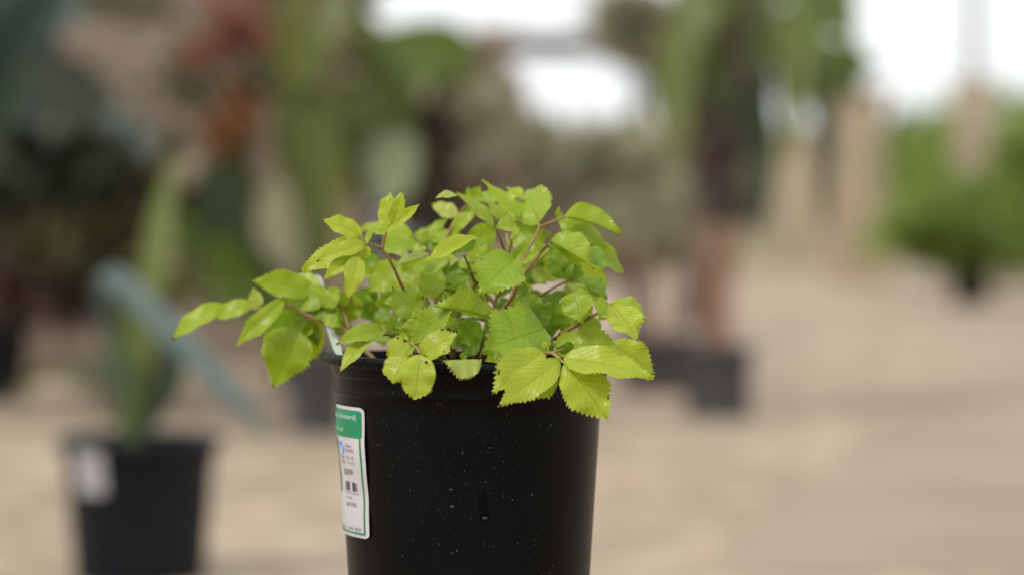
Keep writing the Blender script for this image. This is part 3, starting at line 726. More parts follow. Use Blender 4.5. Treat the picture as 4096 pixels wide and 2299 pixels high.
random.seed(8)
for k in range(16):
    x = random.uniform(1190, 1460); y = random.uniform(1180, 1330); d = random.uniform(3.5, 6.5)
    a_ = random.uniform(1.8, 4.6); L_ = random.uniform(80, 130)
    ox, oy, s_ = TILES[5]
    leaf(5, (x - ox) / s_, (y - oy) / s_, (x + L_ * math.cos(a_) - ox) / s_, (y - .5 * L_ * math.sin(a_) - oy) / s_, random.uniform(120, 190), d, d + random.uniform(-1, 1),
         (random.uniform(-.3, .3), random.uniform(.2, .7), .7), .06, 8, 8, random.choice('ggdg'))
random.seed(5)
for k in range(60):
    x = random.uniform(1440, 2330); y = random.uniform(985, 1370); d = random.uniform(2.5, 7)
    if x < 1560 and y < 1040 or x > 2250 and y < 1060: continue
    a_ = random.uniform(0, 6.28); L_ = random.uniform(90, 150)
    tx_, ty_ = x + L_ * math.cos(a_), y + 0.6 * L_ * math.sin(a_)
    if tx_ < 1420 or tx_ > 2380 or ty_ < 960: continue
    ox, oy, s_ = TILES[6]
    leaf(6, (x - ox) / s_, (y - oy) / s_, (tx_ - ox) / s_, (ty_ - oy) / s_, random.uniform(130, 210), d, d + random.uniform(-1, 1),
         (random.uniform(-.4, .4), random.uniform(.2, .7), .7), .06, 8, 8, random.choice('ggydg'))

random.seed(77)
for k in range(64):
    x = random.uniform(1490, 2300); y = random.uniform(1000, 1390); d = random.uniform(-.5, 4)
    if x < 1600 and y < 1080 or x > 2220 and y < 1080: continue
    a_ = random.uniform(0, 6.28); L_ = random.uniform(65, 115)
    tx_, ty_ = x + L_ * math.cos(a_), y + 0.6 * L_ * math.sin(a_)
    if tx_ < 1460 or tx_ > 2350 or ty_ < 985: continue
    ox, oy, s_ = TILES[6]
    leaf(6, (x - ox) / s_, (y - oy) / s_, (tx_ - ox) / s_, (ty_ - oy) / s_, random.uniform(110, 180), d, d + random.uniform(-1, 1),
         (random.uniform(-.5, .5), random.uniform(.2, .8), .7), .08, 10, 10, random.choice('ggydgp'))

# --- stems
m, t, out = nodes('leaf stalk')
b = N(t, 'ShaderNodeBsdfPrincipled'); tc = N(t, 'ShaderNodeTexCoord')
n1 = N(t, 'ShaderNodeTexNoise'); n1.inputs['Scale'].default_value = 35; n1.inputs['Detail'].default_value = 5
t.links.new(tc.outputs['Object'], n1.inputs['Vector'])
t.links.new(ramp(t, n1.outputs['Fac'], [(0.3, (0.20, 0.10, 0.035)), (0.52, (0.25, 0.14, 0.045)), (0.72, (0.25, 0.22, 0.045))]), b.inputs['Base Color'])
b.inputs['Roughness'].default_value = 0.5
t.links.new(b.outputs[0], out.inputs['Surface']); STALK = m
STALKG = simple('green leaf stalk', (0.30, 0.36, 0.05), (0.30, 0.22, 0.05), 40, 0.5)
STALKD = simple('dark leaf stalk', (0.17, 0.10, 0.035), (0.20, 0.15, 0.04), 40, 0.5)
def stem(pts, w0, w1, mat=None):
    """pts: (tile, x, y, depth); widths in tile pixels"""
    P_ = [TP(*p) for p in pts]
    k = .34578 * D0 / FPX / 2
    V, F = tube(P_, w0 * k, w1 * k)
    return link('stem', meshdata('stem', V, F), plant, [mat or STALK])
SB = lambda x, d: (5, x, 930, d)            # a point below the soil's surface
stem([(6, 260, 905, 0), (5, 1300, 600, -1.2), (1, 1420, 1480, -2.4), (1, 1310, 1258, -3.5), (1, 1200, 1010, -4.4), (1, 1096, 858, -4.9)], 46, 34)
stem([(1, 1096, 858, -4.9), (1, 1120, 740, -5), (1, 1148, 640, -5)], 34, 26)
stem([(1, 1096, 858, -4.9), (1, 1040, 822, -5.2), (1, 960, 800, -5.4), (1, 885, 792, -5.4)], 34, 24)
stem([(1, 880, 800, -5.4), (1, 835, 870, -5.7), (1, 815, 950, -6)], 20, 12, STALKG)
stem([(1, 885, 795, -5.4), (1, 860, 740, -5.2), (1, 846, 690, -5)], 20, 12, STALKG)
stem([(6, 330, 900, 1), (6, 250, 500, 0), (6, 130, 160, -.2), (6, 110, 20, 0), (2, 500, 830, 3.4), (2, 590, 620, 4.6), (2, 690, 440, 4.6), (2, 790, 340, 4.2)], 60, 30)
stem([(5, 720, 830, 1.6), (5, 560, 680, 2), (5, 370, 490, 2.6), (5, 180, 410, 3.1), (4, 1700, 625, 3.4), (4, 1500, 540, 3.7), (4, 1340, 462, 4), (4, 1230, 482, 4.3), (4, 1000, 490, 4.8), (4, 760, 520, 5.2)], 58, 26)
stem([(5, 430, 500, 2.6), (5, 350, 260, 3.3), (5, 200, 130, 3.8), (5, 0, 35, 4), (4, 1585, 298, 4.2)], 44, 20)
stem([(5, 350, 260, 3.3), (5, 430, 150, 3), (5, 400, 60, 3)], 34, 20)
stem([(4, 1500, 600, 4.2), (4, 1430, 690, 4.2)], 26, 18)
stem([(4, 1850, 580, 3.6), (4, 1700, 575, 4.5), (4, 1560, 600, 5)], 30, 18, STALKD)
stem([(5, 960, 640, -3), (5, 930, 560, -4), (5, 820, 540, -5), (5, 690, 580, -5.5)], 34, 24)
stem([(6, 200, 900, -1), (5, 1100, 720, -3), (5, 960, 600, -3.2)], 36, 34, STALKD)
# main stalks right of the middle
stem([(6, 660, 900, 0), (6, 830, 420, -1.5), (3, 10, 1380, -2.4), (3, 60, 1110, -2.6), (3, 170, 890, -2), (3, 255, 730, -1.2), (3, 315, 600, -.8)], 52, 30)
stem([(3, 315, 600, -.8), (3, 440, 555, -1.2), (3, 595, 485, -1.5)], 34, 26)
stem([(3, 312, 600, -.8), (3, 303, 560, -.6), (3, 275, 420, 0)], 24, 12, STALKG)
stem([(6, 700, 900, 1), (6, 880, 440, -.5), (3, 60, 1270, -.8), (3, 200, 1070, -1), (3, 340, 880, -.8), (3, 410, 810, -2.4), (3, 475, 755, -3.4)], 48, 30)
stem([(6, 740, 880, 1.6), (6, 930, 420, .6), (3, 110, 1180, .4), (3, 260, 1040, .4), (3, 440, 860, 0), (3, 560, 700, 0), (3, 800, 770, 0)], 40, 18, STALKG)
stem([(3, 340, 880, -.8), (3, 325, 855, -.2), (3, 260, 790, .3)], 24, 12)
stem([(6, 900, 900, 0), (6, 1000, 500, -.6), (3, 290, 1430, -.8), (3, 420, 1340, -1), (3, 560, 1260, -1), (3, 690, 1190, -1.1)], 40, 24, STALKD)
stem([(3, 650, 1220, -1), (3, 690, 1160, -1), (3, 670, 1080, -1)], 22, 14, STALKG)
stem([(6, 560, 900, 2), (6, 830, 380, 1.6), (6, 700, 120, 1.6), (2, 870, 1240, 1.8), (2, 805, 1080, .6), (2, 740, 920, -.8)], 60, 26, STALKD)
stem([(6, 620, 900, 2), (6, 720, 300, 2), (6, 560, 60, 1.5), (2, 1200, 1000, 1), (2, 1180, 800, -.2), (2, 1130, 680, -.7), (2, 1105, 620, -1)], 42, 24, STALKD)
stem([(6, 690, 900, 2.4), (6, 800, 300, 2.2), (2, 1270, 830, .8), (2, 1290, 740, .6), (2, 1375, 530, 1.2), (2, 1450, 430, 1.2)], 54, 28, STALKG)
stem([(2, 1265, 830, .8), (2, 1380, 735, .8), (3, 100, 725, .8)], 34, 24, STALKG)
stem([(2, 1265, 830, .8), (2, 1240, 740, 1.4), (2, 1235, 680, 2)], 26, 20, STALKG)
stem([(6, 150, 900, 1.4), (6, 130, 400, .6), (6, 120, 60, .5)], 46, 38, STALKD)
stem([(6, 320, 880, 1.6), (6, 380, 400, 1), (6, 420, 60, 1), (2, 700, 1330, 1)], 60, 40, STALKD)
stem([(6, -120, 900, -2), (5, 1290, 330, -2), (5, 1310, 110, -2), (2, 300, 1425, -2)], 40, 26, STALKG)
# stalks towards the front
stem([(6, 1000, 880, -3), (6, 1250, 850, -6), (7, 170, 712, -8.4), (7, 240, 740, -9), (7, 292, 790, -9.6)], 44, 38)
stem([(7, 290, 790, -9.6), (7, 325, 815, -9.8)], 32, 22)
stem([(7, 170, 715, -8.4), (7, 260, 690, -7), (7, 360, 655, -6)], 34, 20)
stem([(6, 1040, 820, -1), (7, 120, 620, -2), (7, 400, 460, -4.5), (7, 560, 360, -6), (7, 700, 290, -7), (7, 812, 228, -7.6)], 48, 24, STALKD)
stem([(7, 270, 520, -3.5), (7, 430, 445, -4.8), (7, 620, 332, -6.4)], 40, 34)
stem([(6, 100, 880, -5), (5, 1330, 800, -8.6), (5, 1250, 760, -9.4), (5, 1200, 690, -9), (5, 1130, 640, -8)], 34, 26)
stem([(6, 40, 905, -7.8), (5, 1330, 830, -8.9), (5, 1262, 778, -9.6)], 26, 22)
stem([(6, 640, 880, -5), (6, 720, 620, -5.4), (6, 795, 440, -5.5)], 34, 26, STALKD)
stem([(6, 1200, 880, -3), (6, 1330, 700, -4.4), (6, 1370, 545, -5)], 40, 30, STALKD)

# white plant tag pushed into the soil at the left
TAGM = simple('white plastic tag', (0.42, 0.47, 0.40), (0.37, 0.42, 0.35), 20, 0.45, 0.4)
cpts = [(5, 330, 830, 1.0, 60), (5, 285, 700, 1.6, 95), (5, 240, 580, 2.4, 88), (5, 190, 440, 3.4, 80), (5, 140, 250, 4.8, 85), (5, 85, 60, 6.0, 130), (5, 50, -60, 6.6, 150), (5, 40, -105, 6.9, 130), (5, 36, -135, 7.0, 80), (5, 34, -145, 7.05, 24)]
V, F = [], []
k_ = .34578 * D0 / FPX / 2
for (tl, x, y, d, ww) in cpts:
    c = TP(tl, x, y, d)
    sdv = (RGT * .95 + FWD * .25 + UPV * .12).normalized()
    nn = sdv.cross(UPV).normalized()
    for (s, q) in ((-1, -1), (1, -1), (1, 1), (-1, 1)):
        V.append(c + sdv * s * ww * k_ + nn * q * 0.00035)
for i in range(len(cpts) - 1):
    for k in range(4): F.append((i * 4 + k, i * 4 + (k + 1) % 4, i * 4 + 4 + (k + 1) % 4, i * 4 + 4 + k))
F.append((3, 2, 1, 0)); e_ = (len(cpts) - 1) * 4; F.append((e_, e_ + 1, e_ + 2, e_ + 3))
tag(link('plant_tag', meshdata('plant_tag', V, F), None, [TAGM], False), 'white plastic tag stuck in the sharp pot behind its left leaves', 'plant tag')

# ---------------------------------------------------------------- stand under the pot (below the frame)
WOOD = simple('weathered wood', (0.24, 0.17, 0.11), (0.15, 0.10, 0.065), 12, 0.7, 0.2, 0.4, 80)
def box(c, sx, sy, sz, rz=0.0):
    V = []
    for z in (-1, 1):
        for (x, y) in ((-1, -1), (1, -1), (1, 1), (-1, 1)):
            q = Matrix.Rotation(rz, 3, 'Z') @ Vector((x * sx / 2, y * sy / 2, z * sz / 2)); V.append(Vector(c) + q)
    return V, [(3, 2, 1, 0), (4, 5, 6, 7), (0, 1, 5, 4), (1, 2, 6, 5), (2, 3, 7, 6), (3, 0, 4, 7)]
ztop = PZ - POT_H
stand = empty('plant_stand', (PX, PY, 0))
tag(stand, 'small wooden stand directly under the sharp black pot', 'plant stand')
V, F = lathe([(0.0, 0.0), (0.10, 0.0), (0.104, -0.004), (0.104, -0.018), (0.10, -0.022), (0.0, -0.022)], Vector((PX, PY, ztop)), 40)
link('top', meshdata('top', V, F), stand, [WOOD])
for k in range(4):
    a_ = R(45 + 90 * k)
    p0 = Vector((PX + .075 * math.cos(a_), PY + .075 * math.sin(a_), ztop - .02)); p1 = Vector((PX + .12 * math.cos(a_), PY + .12 * math.sin(a_), 0))
    V, F = tube([p0, (p0 + p1) / 2, p1], 0.012, 0.009, 10, 2)
    link('leg', meshdata('leg', V, F), stand, [WOOD])

# ---------------------------------------------------------------- background plants
BLACKPOT = simple('black nursery pot, far', (0.009, 0.012, 0.020), (0.006, 0.008, 0.014), 8, 0.5, 0.22)
HAZEPOT = simple('hazed black nursery pot', (0.095, 0.091, 0.097), (0.07, 0.067, 0.072), 8, 0.6, 0.3)  # bloom and haze over the farther pots put into a lighter black
def nursery_pot(thing, c, width, h, mat, seg=40, tp=.74):
    """c: point on the ground"""
    r = width / 2
    pr = [(r * .90, h - .006), (r * .97, h), (r, h - .003), (r * .995, h - h * .05), (r * .93, h - h * .06), (r * .915, h - h * .16),
          (r * .885, h - h * .17), (r * tp, h * .02), (r * (tp - .02), 0), (0.002, 0), (0.002, .006), (r * .70, .01), (r * .86, h * .85), (r * .90, h - .006)]
    V, F = lathe(pr, c, seg)
    p = link('pot', meshdata('pot', V, F), thing, [mat])
    V, F = lathe([(r * .86, h * .88), (r * .5, h * .9), (0.002, h * .905)], c, 24)
    link('soil', meshdata('soil', V, F), thing, [SOIL])
    return p
def strap(pts, wmax, thick=0.25, shape=(0.5, 0.6), nrm=None, seg=18, fold=0.25):
    """a broad leaf along world points; width follows v^a (1-v)^b"""
    pts = [Vector(p) for p in pts]
    q = [pts[0] * 2 - pts[1]] + pts + [pts[-1] * 2 - pts[-2]]
    path = []
    sub = 6
    for i in range(1, len(q) - 2):
        a, b_, c, d = q[i - 1], q[i], q[i + 1], q[i + 2]
        for k in range(sub):
            u = k / sub
            path.append(0.5 * ((2 * b_) + (c - a) * u + (2 * a - 5 * b_ + 4 * c - d) * u * u + (3 * b_ - a - 3 * c + d) * u ** 3))
    path.append(pts[-1])
    a, b_ = shape; vm = a / (a + b_); wn = vm ** a * (1 - vm) ** b_
    nrm = Vector(nrm) if nrm else Vector((0, -1, .3))
    V, F = [], []; n = len(path)
    for i, p in enumerate(path):
        v = i / (n - 1)
        tg = (path[min(i + 1, n - 1)] - path[max(i - 1, 0)]).normalized()
        nn = (nrm - tg * nrm.dot(tg)).normalized(); sd_ = nn.cross(tg)
        hw = wmax / 2 * max(0.06, (v ** a) * ((1 - v) ** b_) / wn)
        for s in (-1, -.5, 0, .5, 1):
            V.append(p + sd_ * hw * s + nn * hw * fold * s * s)
    for i in range(n - 1):
        for j in range(4):
            k = i * 5 + j; F.append((k, k + 1, k + 6, k + 5))
    return V, F
def crown(c, rad, n, size, seed, droop=0.3, dense=0.6):
    """leaves (each two faces) spread in clumps through an ellipsoid"""
    rn = random.Random(seed)
    V, F = [], []
    clumps = []
    for _ in range(max(6, n // 40)):
        d = Vector((rn.gauss(0, 1), rn.gauss(0, 1), rn.gauss(0, 1))).normalized() * (rn.random() ** dense)
        clumps.append((d, rn.uniform(.14, .30)))
    for _ in range(n):
        d, cr = rn.choice(clumps)
        o = Vector((rn.gauss(0, 1), rn.gauss(0, 1), rn.gauss(0, 1))) * cr * .6
        q = d + o
        p = Vector((c[0] + q.x * rad[0], c[1] + q.y * rad[1], c[2] + q.z * rad[2]))
        ax = Vector((q.x + rn.gauss(0, .6), q.y + rn.gauss(0, .6), q.z * .6 + rn.gauss(0, .5) - droop)).normalized()
        sd_ = ax.cross(Vector((rn.gauss(0, 1), rn.gauss(0, 1), rn.gauss(0, 1)))).normalized()
        L = size * rn.uniform(.6, 1.3); w_ = L * rn.uniform(.3, .5)
        nn = sd_.cross(ax)
        k = len(V)
        V += [p, p + ax * L * .4 + sd_ * w_ * .5 + nn * L * .06, p + ax * L * .45, p + ax * L * .4 - sd_ * w_ * .5 + nn * L * .06, p + ax * L - nn * L * .08]
        F += [(k, k + 1, k + 2), (k, k + 2, k + 3), (k + 1, k + 4, k + 2), (k + 2, k + 4, k + 3)]
    return V, F
def G(x, Y):                                # ground point under picture column x at depth Y
    p = P(x, 610, Y); return Vector((p.x, p.y, 0))
def thing(name, label, cat, x, Y, group=None):
    return tag(empty(name, G(x, Y)), label, cat, group)
def part(name, VF, parent, mat, smooth=True):
    return link(name, meshdata(name, *VF), parent, [mat], smooth)

F_BLUE = foliage('blue green strap leaf', (0.065, 0.10, 0.088), (0.095, 0.135, 0.12), .15, .4)
F_TEAL = foliage('dusky blue green leaf', (0.035, 0.060, 0.048), (0.060, 0.090, 0.072), .15, .45)
F_DEEPL = foliage('large deep green leaf', (0.065, 0.10, 0.006), (0.085, 0.12, 0.01), .25)
F_DARK = foliage('deep green leaf', (0.018, 0.036, 0.014), (0.035, 0.055, 0.02), .15)
F_OLIVE = foliage('olive leaf', (0.10, 0.125, 0.03), (0.165, 0.19, 0.05), .25)
F_GREEN = foliage('mid green leaf', (0.07, 0.12, 0.012), (0.11, 0.16, 0.02), .25)
F_BRIGHT = foliage('bright green leaf', (0.14, 0.21, 0.05), (0.22, 0.30, 0.08), .45)
F_SHRUB = foliage('shrub leaf', (0.21, 0.30, 0.06), (0.31, 0.40, 0.10), .5)
F_BLACK = foliage('shadow black leaf', (0.012, 0.016, 0.007), (0.03, 0.033, 0.014), .1, .6)  # shadow among the left plants painted as leaf colour
F_DKOLIVE = foliage('dark olive leaf', (0.075, 0.072, 0.030), (0.12, 0.105, 0.048), .2)
F_DEEP = foliage('deep olive green leaf', (0.045, 0.065, 0.006), (0.07, 0.095, 0.01), .2)
F_BRONZE = foliage('bronze olive leaf', (0.06, 0.06, 0.024), (0.11, 0.09, 0.042), .2)
F_MAROON = foliage('maroon leaf', (0.06, 0.032, 0.026), (0.10, 0.055, 0.042), .2)
F_BROWN = foliage('brownish foliage', (0.31, 0.245, 0.17), (0.43, 0.345, 0.245), .25)
F_GREY = foliage('grey green foliage', (0.30, 0.29, 0.18), (0.43, 0.41, 0.27), .25)
F_PALE = foliage('pale grey green leaf', (0.20, 0.23, 0.12), (0.25, 0.28, 0.155), .25)
F_YEL = foliage('yellow green leaf, far', (0.20, 0.22, 0.07), (0.27, 0.28, 0.10), .3)
F_RED = foliage('red petals', (0.26, 0.07, 0.05), (0.33, 0.14, 0.10), .2)
F_ORANGE = foliage('rust orange petals', (0.25, 0.105, 0.04), (0.32, 0.145, 0.055), .2)
BARK = simple('grey brown bark', (0.14, 0.125, 0.10), (0.08, 0.07, 0.058), 18, 0.9, 0.1, 0.5, 40)
PINK = simple('pinkish brown cane', (0.30, 0.17, 0.12), (0.22, 0.12, 0.08), 18, 0.6, 0.3)
STEMG = simple('green stalk, far', (0.08, 0.12, 0.03), (0.05, 0.08, 0.02), 18, 0.6, 0.3)
TAN = simple('tan stucco', (0.40, 0.33, 0.23), (0.33, 0.27, 0.19), 1.2, 0.9, 0.1, 0.3, 20)
PILLAR = simple('pale beige render', (0.43, 0.34, 0.245), (0.37, 0.29, 0.205), 1.5, 0.9, 0.1, 0.3, 20)
TIMBER = simple('brown timber', (0.10, 0.075, 0.055), (0.06, 0.045, 0.034), 5, 0.8, 0.2, 0.3, 30)
FENCE = simple('grey brown boards', (0.27, 0.21, 0.16), (0.18, 0.14, 0.105), 1.6, 0.85, 0.15, 0.3, 20)

# -- near left: pot with long blue-green strap leaf
Y = 4.87
t1 = thing('potted_plant', 'strap-leaved plant in a black pot with a white tag on its rim, lower left', 'potted plant', 350, Y, 'blurred potted plants behind')
c = G(350, Y)
p1 = nursery_pot(t1, c, .335, .29, BLACKPOT, 64, .78)
for (px_, py_) in ((0, 0),):
    V, F = [], []
    for i in range(9):
        for k in range(9):
            a_ = R(226 + 26 * k / 8); z = .188 + .085 * i / 8
            r_ = .1675 * (.885 + (.74 - .885) * (.237 - z) / .231) if z < .237 else .1675 * .925
            r_ = max(r_, .1675 * .87) + .006
            V.append(Vector((c.x + r_ * math.cos(a_), c.y + r_ * math.sin(a_), z)))
    for i in range(8):
        for k in range(8): F.append((i * 9 + k, i * 9 + k + 1, i * 9 + k + 10, i * 9 + k + 9))
    lb = link('sticker', meshdata('sticker', V, F), p1, [simple('white paper sticker', (0.40, 0.38, 0.39), (0.36, 0.34, 0.35), 20, 0.6)])
part('leaf', strap([P(325, 1110, Y), P(300, 940, Y - .02), P(252, 760, Y - .08), P(262, 690, Y - .14), P(360, 770, Y - .2), P(470, 880, Y - .28), P(570, 980, Y - .34), P(675, 1100, Y - .38)], .062, shape=(1.3, .75), nrm=(.35, -.8, .55)), t1, F_BLUE)
for (pts, w_, mt) in (
    ([(330, 1115), (340, 950), (335, 820), (310, 680)], .045, F_GREEN), ([(335, 1115), (322, 980), (285, 860), (240, 740)], .04, F_GREEN),
    ([(345, 1115), (365, 960), (380, 820), (372, 690)], .04, F_DKOLIVE), ([(350, 1115), (390, 1000), (410, 880), (415, 760)], .035, F_DARK),
    ([(345, 1115), (358, 900), (385, 650), (410, 520), (440, 390)], .056, F_OLIVE), ([(335, 1115), (250, 980), (120, 930), (10, 1010)], .04, F_DKOLIVE),
    ([(340, 1115), (420, 1000), (470, 900), (540, 880)], .035, F_DARK), ([(330, 1115), (300, 1010), (255, 930), (190, 900)], .04, F_DARK),
    ([(340, 1115), (338, 1000), (330, 880), (335, 780)], .035, F_GREEN)):
    part('leaf', strap([P(x, y, Y + .03 * k) for k, (x, y) in enumerate(pts)], w_, nrm=(.1, -1, .25)), t1, mt)
part('stem', tube([P(338, 1135, Y), P(335, 1000, Y), P(325, 880, Y)], .022, .012), t1, STEMG)

# -- left edge: tall plant with very broad blue-green leaves in a big pot
Y = 10.6
t2 = thing('potted_plant', 'tall plant with broad blue-green leaves at the left edge', 'potted plant', -230, Y, 'blurred potted plants behind')
c = G(-230, Y); nursery_pot(t2, c, .47, .39, BLACKPOT)
O = P(-95, 800, Y)
part('stem', tube([P(-230, 850, Y), P(-130, 500, Y), P(-60, 200, Y)], .05, .035), t2, STEMG)
for (pts, w_, mt, nr) in (
    ([(-90, 500), (-20, 300), (40, 150), (140, -60)], .36, F_TEAL, (.4, -1, .2)),
    ([(-90, 520), (-30, 420), (60, 330), (150, 180)], .26, F_TEAL, (.1, -.8, .6)),
    ([(-90, 560), (-10, 440), (80, 420), (180, 470)], .22, F_TEAL, (.1, -.8, .5)),
    ([(-90, 600), (20, 500), (110, 480), (200, 560)], .20, F_DARK, (.1, -.6, .5)),
    ([(-80, 480), (60, 260), (150, 220), (260, 320), (350, 420)], .30, F_DARK, (.2, -.8, .5)),
    ([(-80, 420), (30, 120), (130, 40), (230, 40)], .34, F_TEAL, (.2, -.9, .4)),
    ([(-80, 400), (-40, 100), (-20, -100), (20, -250)], .34, F_TEAL, (.2, -1, .1)),
    ([(-100, 420), (-180, 200), (-260, 100)], .30, F_TEAL, (-.2, -1, .3)),
    ([(-90, 600), (-40, 560), (30, 600), (80, 700)], .24, F_MAROON, (.2, -.7, .5))):
    part('leaf', strap([P(x, y, Y - .05 * i) for i, (x, y) in enumerate(pts)], w_, nrm=nr), t2, mt)

# -- dark bronze bush behind it
Y = 10.3
t3 = thing('potted_plant', 'dark bronze-leaved bush at the left edge behind the strap-leaved plant', 'potted plant', 0, Y, 'blurred potted plants behind')
c = G(0, Y); nursery_pot(t3, c, .28, .36, BLACKPOT)
for k in range(4):
    part('stem', tube([c + Vector((.03 * (k - 1.5), 0, .24)), P(10 + 20 * k, 760, Y), P(60 + 50 * k, 600, Y)], .016, .008), t3, BARK)
part('foliage', crown(P(110, 600, Y), (.33, .25, .30), 900, .12, 31), t3, F_BRONZE, False)
part('foliage', crown(P(170, 470, Y + .2), (.36, .25, .20), 1000, .09, 32), t3, F_DARK, False)

# -- canna-like plant with red and rust flower heads
Y = 8.6
t4 = thing('potted_plant', 'tall plant with red and rust-orange flower heads in a dark pot', 'potted plant', 795, Y, 'blurred potted plants behind')
c = G(795, Y); nursery_pot(t4, c, .25, .295, HAZEPOT)
for (pts, w_, mt, nr) in (
    ([(780, 900), (700, 700), (620, 560), (585, 420)], .10, F_DARK, (0, -1, .2)),
    ([(775, 900), (660, 780), (600, 690), (560, 560)], .13, F_GREEN, (0, -1, .3)),
    ([(790, 900), (720, 600), (660, 380), (680, 250)], .08, F_BROWN, (0, -1, .2)),
    ([(800, 900), (820, 600), (800, 350), (860, 200)], .12, F_OLIVE, (0, -1, .2)),
    ([(800, 900), (760, 560), (740, 300), (720, 100), (800, -40)], .10, F_OLIVE, (0, -1, .2)),
    ([(790, 900), (740, 680), (720, 560), (640, 520)], .12, F_GREY, (0, -.8, .5)),
    ([(800, 900), (850, 720), (880, 560), (870, 460)], .10, F_BROWN, (0, -1, .2))):
    part('leaf', strap([P(x, y, Y - .03 * i) for i, (x, y) in enumerate(pts)], w_, nrm=nr), t4, mt)
for (xt, yt, mt, rad, sd_) in ((572, 90, F_RED, .15, 41), (585, 295, F_ORANGE, .105, 42)):
    part('stem', tube([P(780, 900, Y), P(690, 600, Y), P(610, 400, Y), P(xt, yt + 40, Y - .1)], .012, .008), t4, STEMG)
    part('flower_head', crown(P(xt, yt, Y - .1), (rad, rad, rad), 380, .065, sd_, 0), t4, mt, False)

# -- broad-leaved plant right behind the clump
Y = 9.0
t5 = thing('potted_plant', 'dark-stemmed plant with one broad drooping leaf above the sharp leaves', 'potted plant', 1075, Y, 'blurred potted plants behind')
c = G(1075, Y); nursery_pot(t5, c, .26, .28, BLACKPOT)
part('stem', tube([c + Vector((0, 0, .25)), P(1070, 700, Y), P(1060, 420, Y), P(1090, 250, Y)], .028, .02), t5, BARK)
part('leaf', strap([P(1200, 165, Y), P(1120, 135, Y - .05), P(1020, 160, Y - .1), P(930, 225, Y - .12), P(880, 330, Y - .12)], .30, nrm=(0, -.8, .6), shape=(.45, .5)), t5, F_DEEPL)
part('leaf', strap([P(1090, 250, Y), P(1150, 170, Y), P(1200, 160, Y)], .10, nrm=(0, -.8, .6)), t5, F_GREEN)
part('leaf', strap([P(1060, 300, Y), P(1000, 250, Y - .1), P(960, 300, Y - .16), P(940, 400, Y - .2)], .14, nrm=(0, -1, .4)), t5, F_GREEN)
part('leaf', strap([P(1060, 420, Y), P(1010, 320, Y - .1), P(985, 390, Y - .2), P(970, 520, Y - .24)], .17, nrm=(0, -1, .4)), t5, F_PALE)
part('foliage', crown(P(1060, 530, Y + .2), (.12, .12, .18), 420, .09, 51), t5, F_MAROON, False)

def leaf_on(th, origin, pts, wpx, mt, Y, nr=(.1, -1, .3)):
    a0 = P(*origin, Y); q = [P(x, y, Y - .04 * i) for i, (x, y) in enumerate(pts)]
    part('stem', tube([a0, (a0 + q[0]) / 2 + Vector((0, 0, .03)), q[0]], .010, .006), th, STEMG)
    part('leaf', strap(q, wpx * Y / 6082, nrm=nr, shape=(.45, .5)), th, mt)
leaf_on(t2, (-60, 500), [(70, 150), (180, 240), (280, 350), (350, 450)], 130, F_BLACK, 10.2)
leaf_on(t2, (-60, 600), [(-40, 430), (50, 440), (130, 480), (170, 560)], 110, F_BLACK, 10.2)
leaf_on(t2, (-60, 560), [(80, 350), (150, 370), (210, 450)], 60, F_BLUE, 10.0)
leaf_on(t2, (-60, 560), [(270, 280), (330, 320), (380, 400)], 60, F_BLUE, 10.0)
leaf_on(t4, (760, 850), [(600, 720), (568, 560), (545, 390)], 130, F_DARK, 8.4)
leaf_on(t4, (760, 850), [(660, 780), (590, 700), (550, 590)], 140, F_GREEN, 8.4)
leaf_on(t4, (770, 850), [(720, 660), (690, 560), (700, 450)], 100, F_GREY, 8.4)
leaf_on(t4, (780, 850), [(800, 580), (820, 440), (790, 280)], 110, F_OLIVE, 8.4)
leaf_on(t4, (780, 850), [(740, 220), (780, 90), (880, -20)], 150, F_OLIVE, 8.4)
leaf_on(t4, (780, 850), [(810, 90), (840, 20), (870, -60)], 70, F_PALE, 8.2)
leaf_on(t5, (1065, 500), [(1040, 320), (960, 230), (900, 260), (880, 380)], 120, F_DEEP, 8.7)
def later_leaves():
    leaf_on(t6, (1850, 300), [(1720, 40), (1690, 180), (1700, 380)], 110, F_OLIVE, 9.2)
    leaf_on(t6, (1850, 300), [(1690, 120), (1665, 230), (1680, 340)], 60, F_GREY, 9.2)
    leaf_on(t6, (1870, 200), [(1960, 20), (2000, 140), (1990, 300)], 70, F_OLIVE, 9.2)
leaf_on(t5, (1065, 500), [(1000, 330), (985, 420), (970, 520)], 130, F_PALE, 8.6)
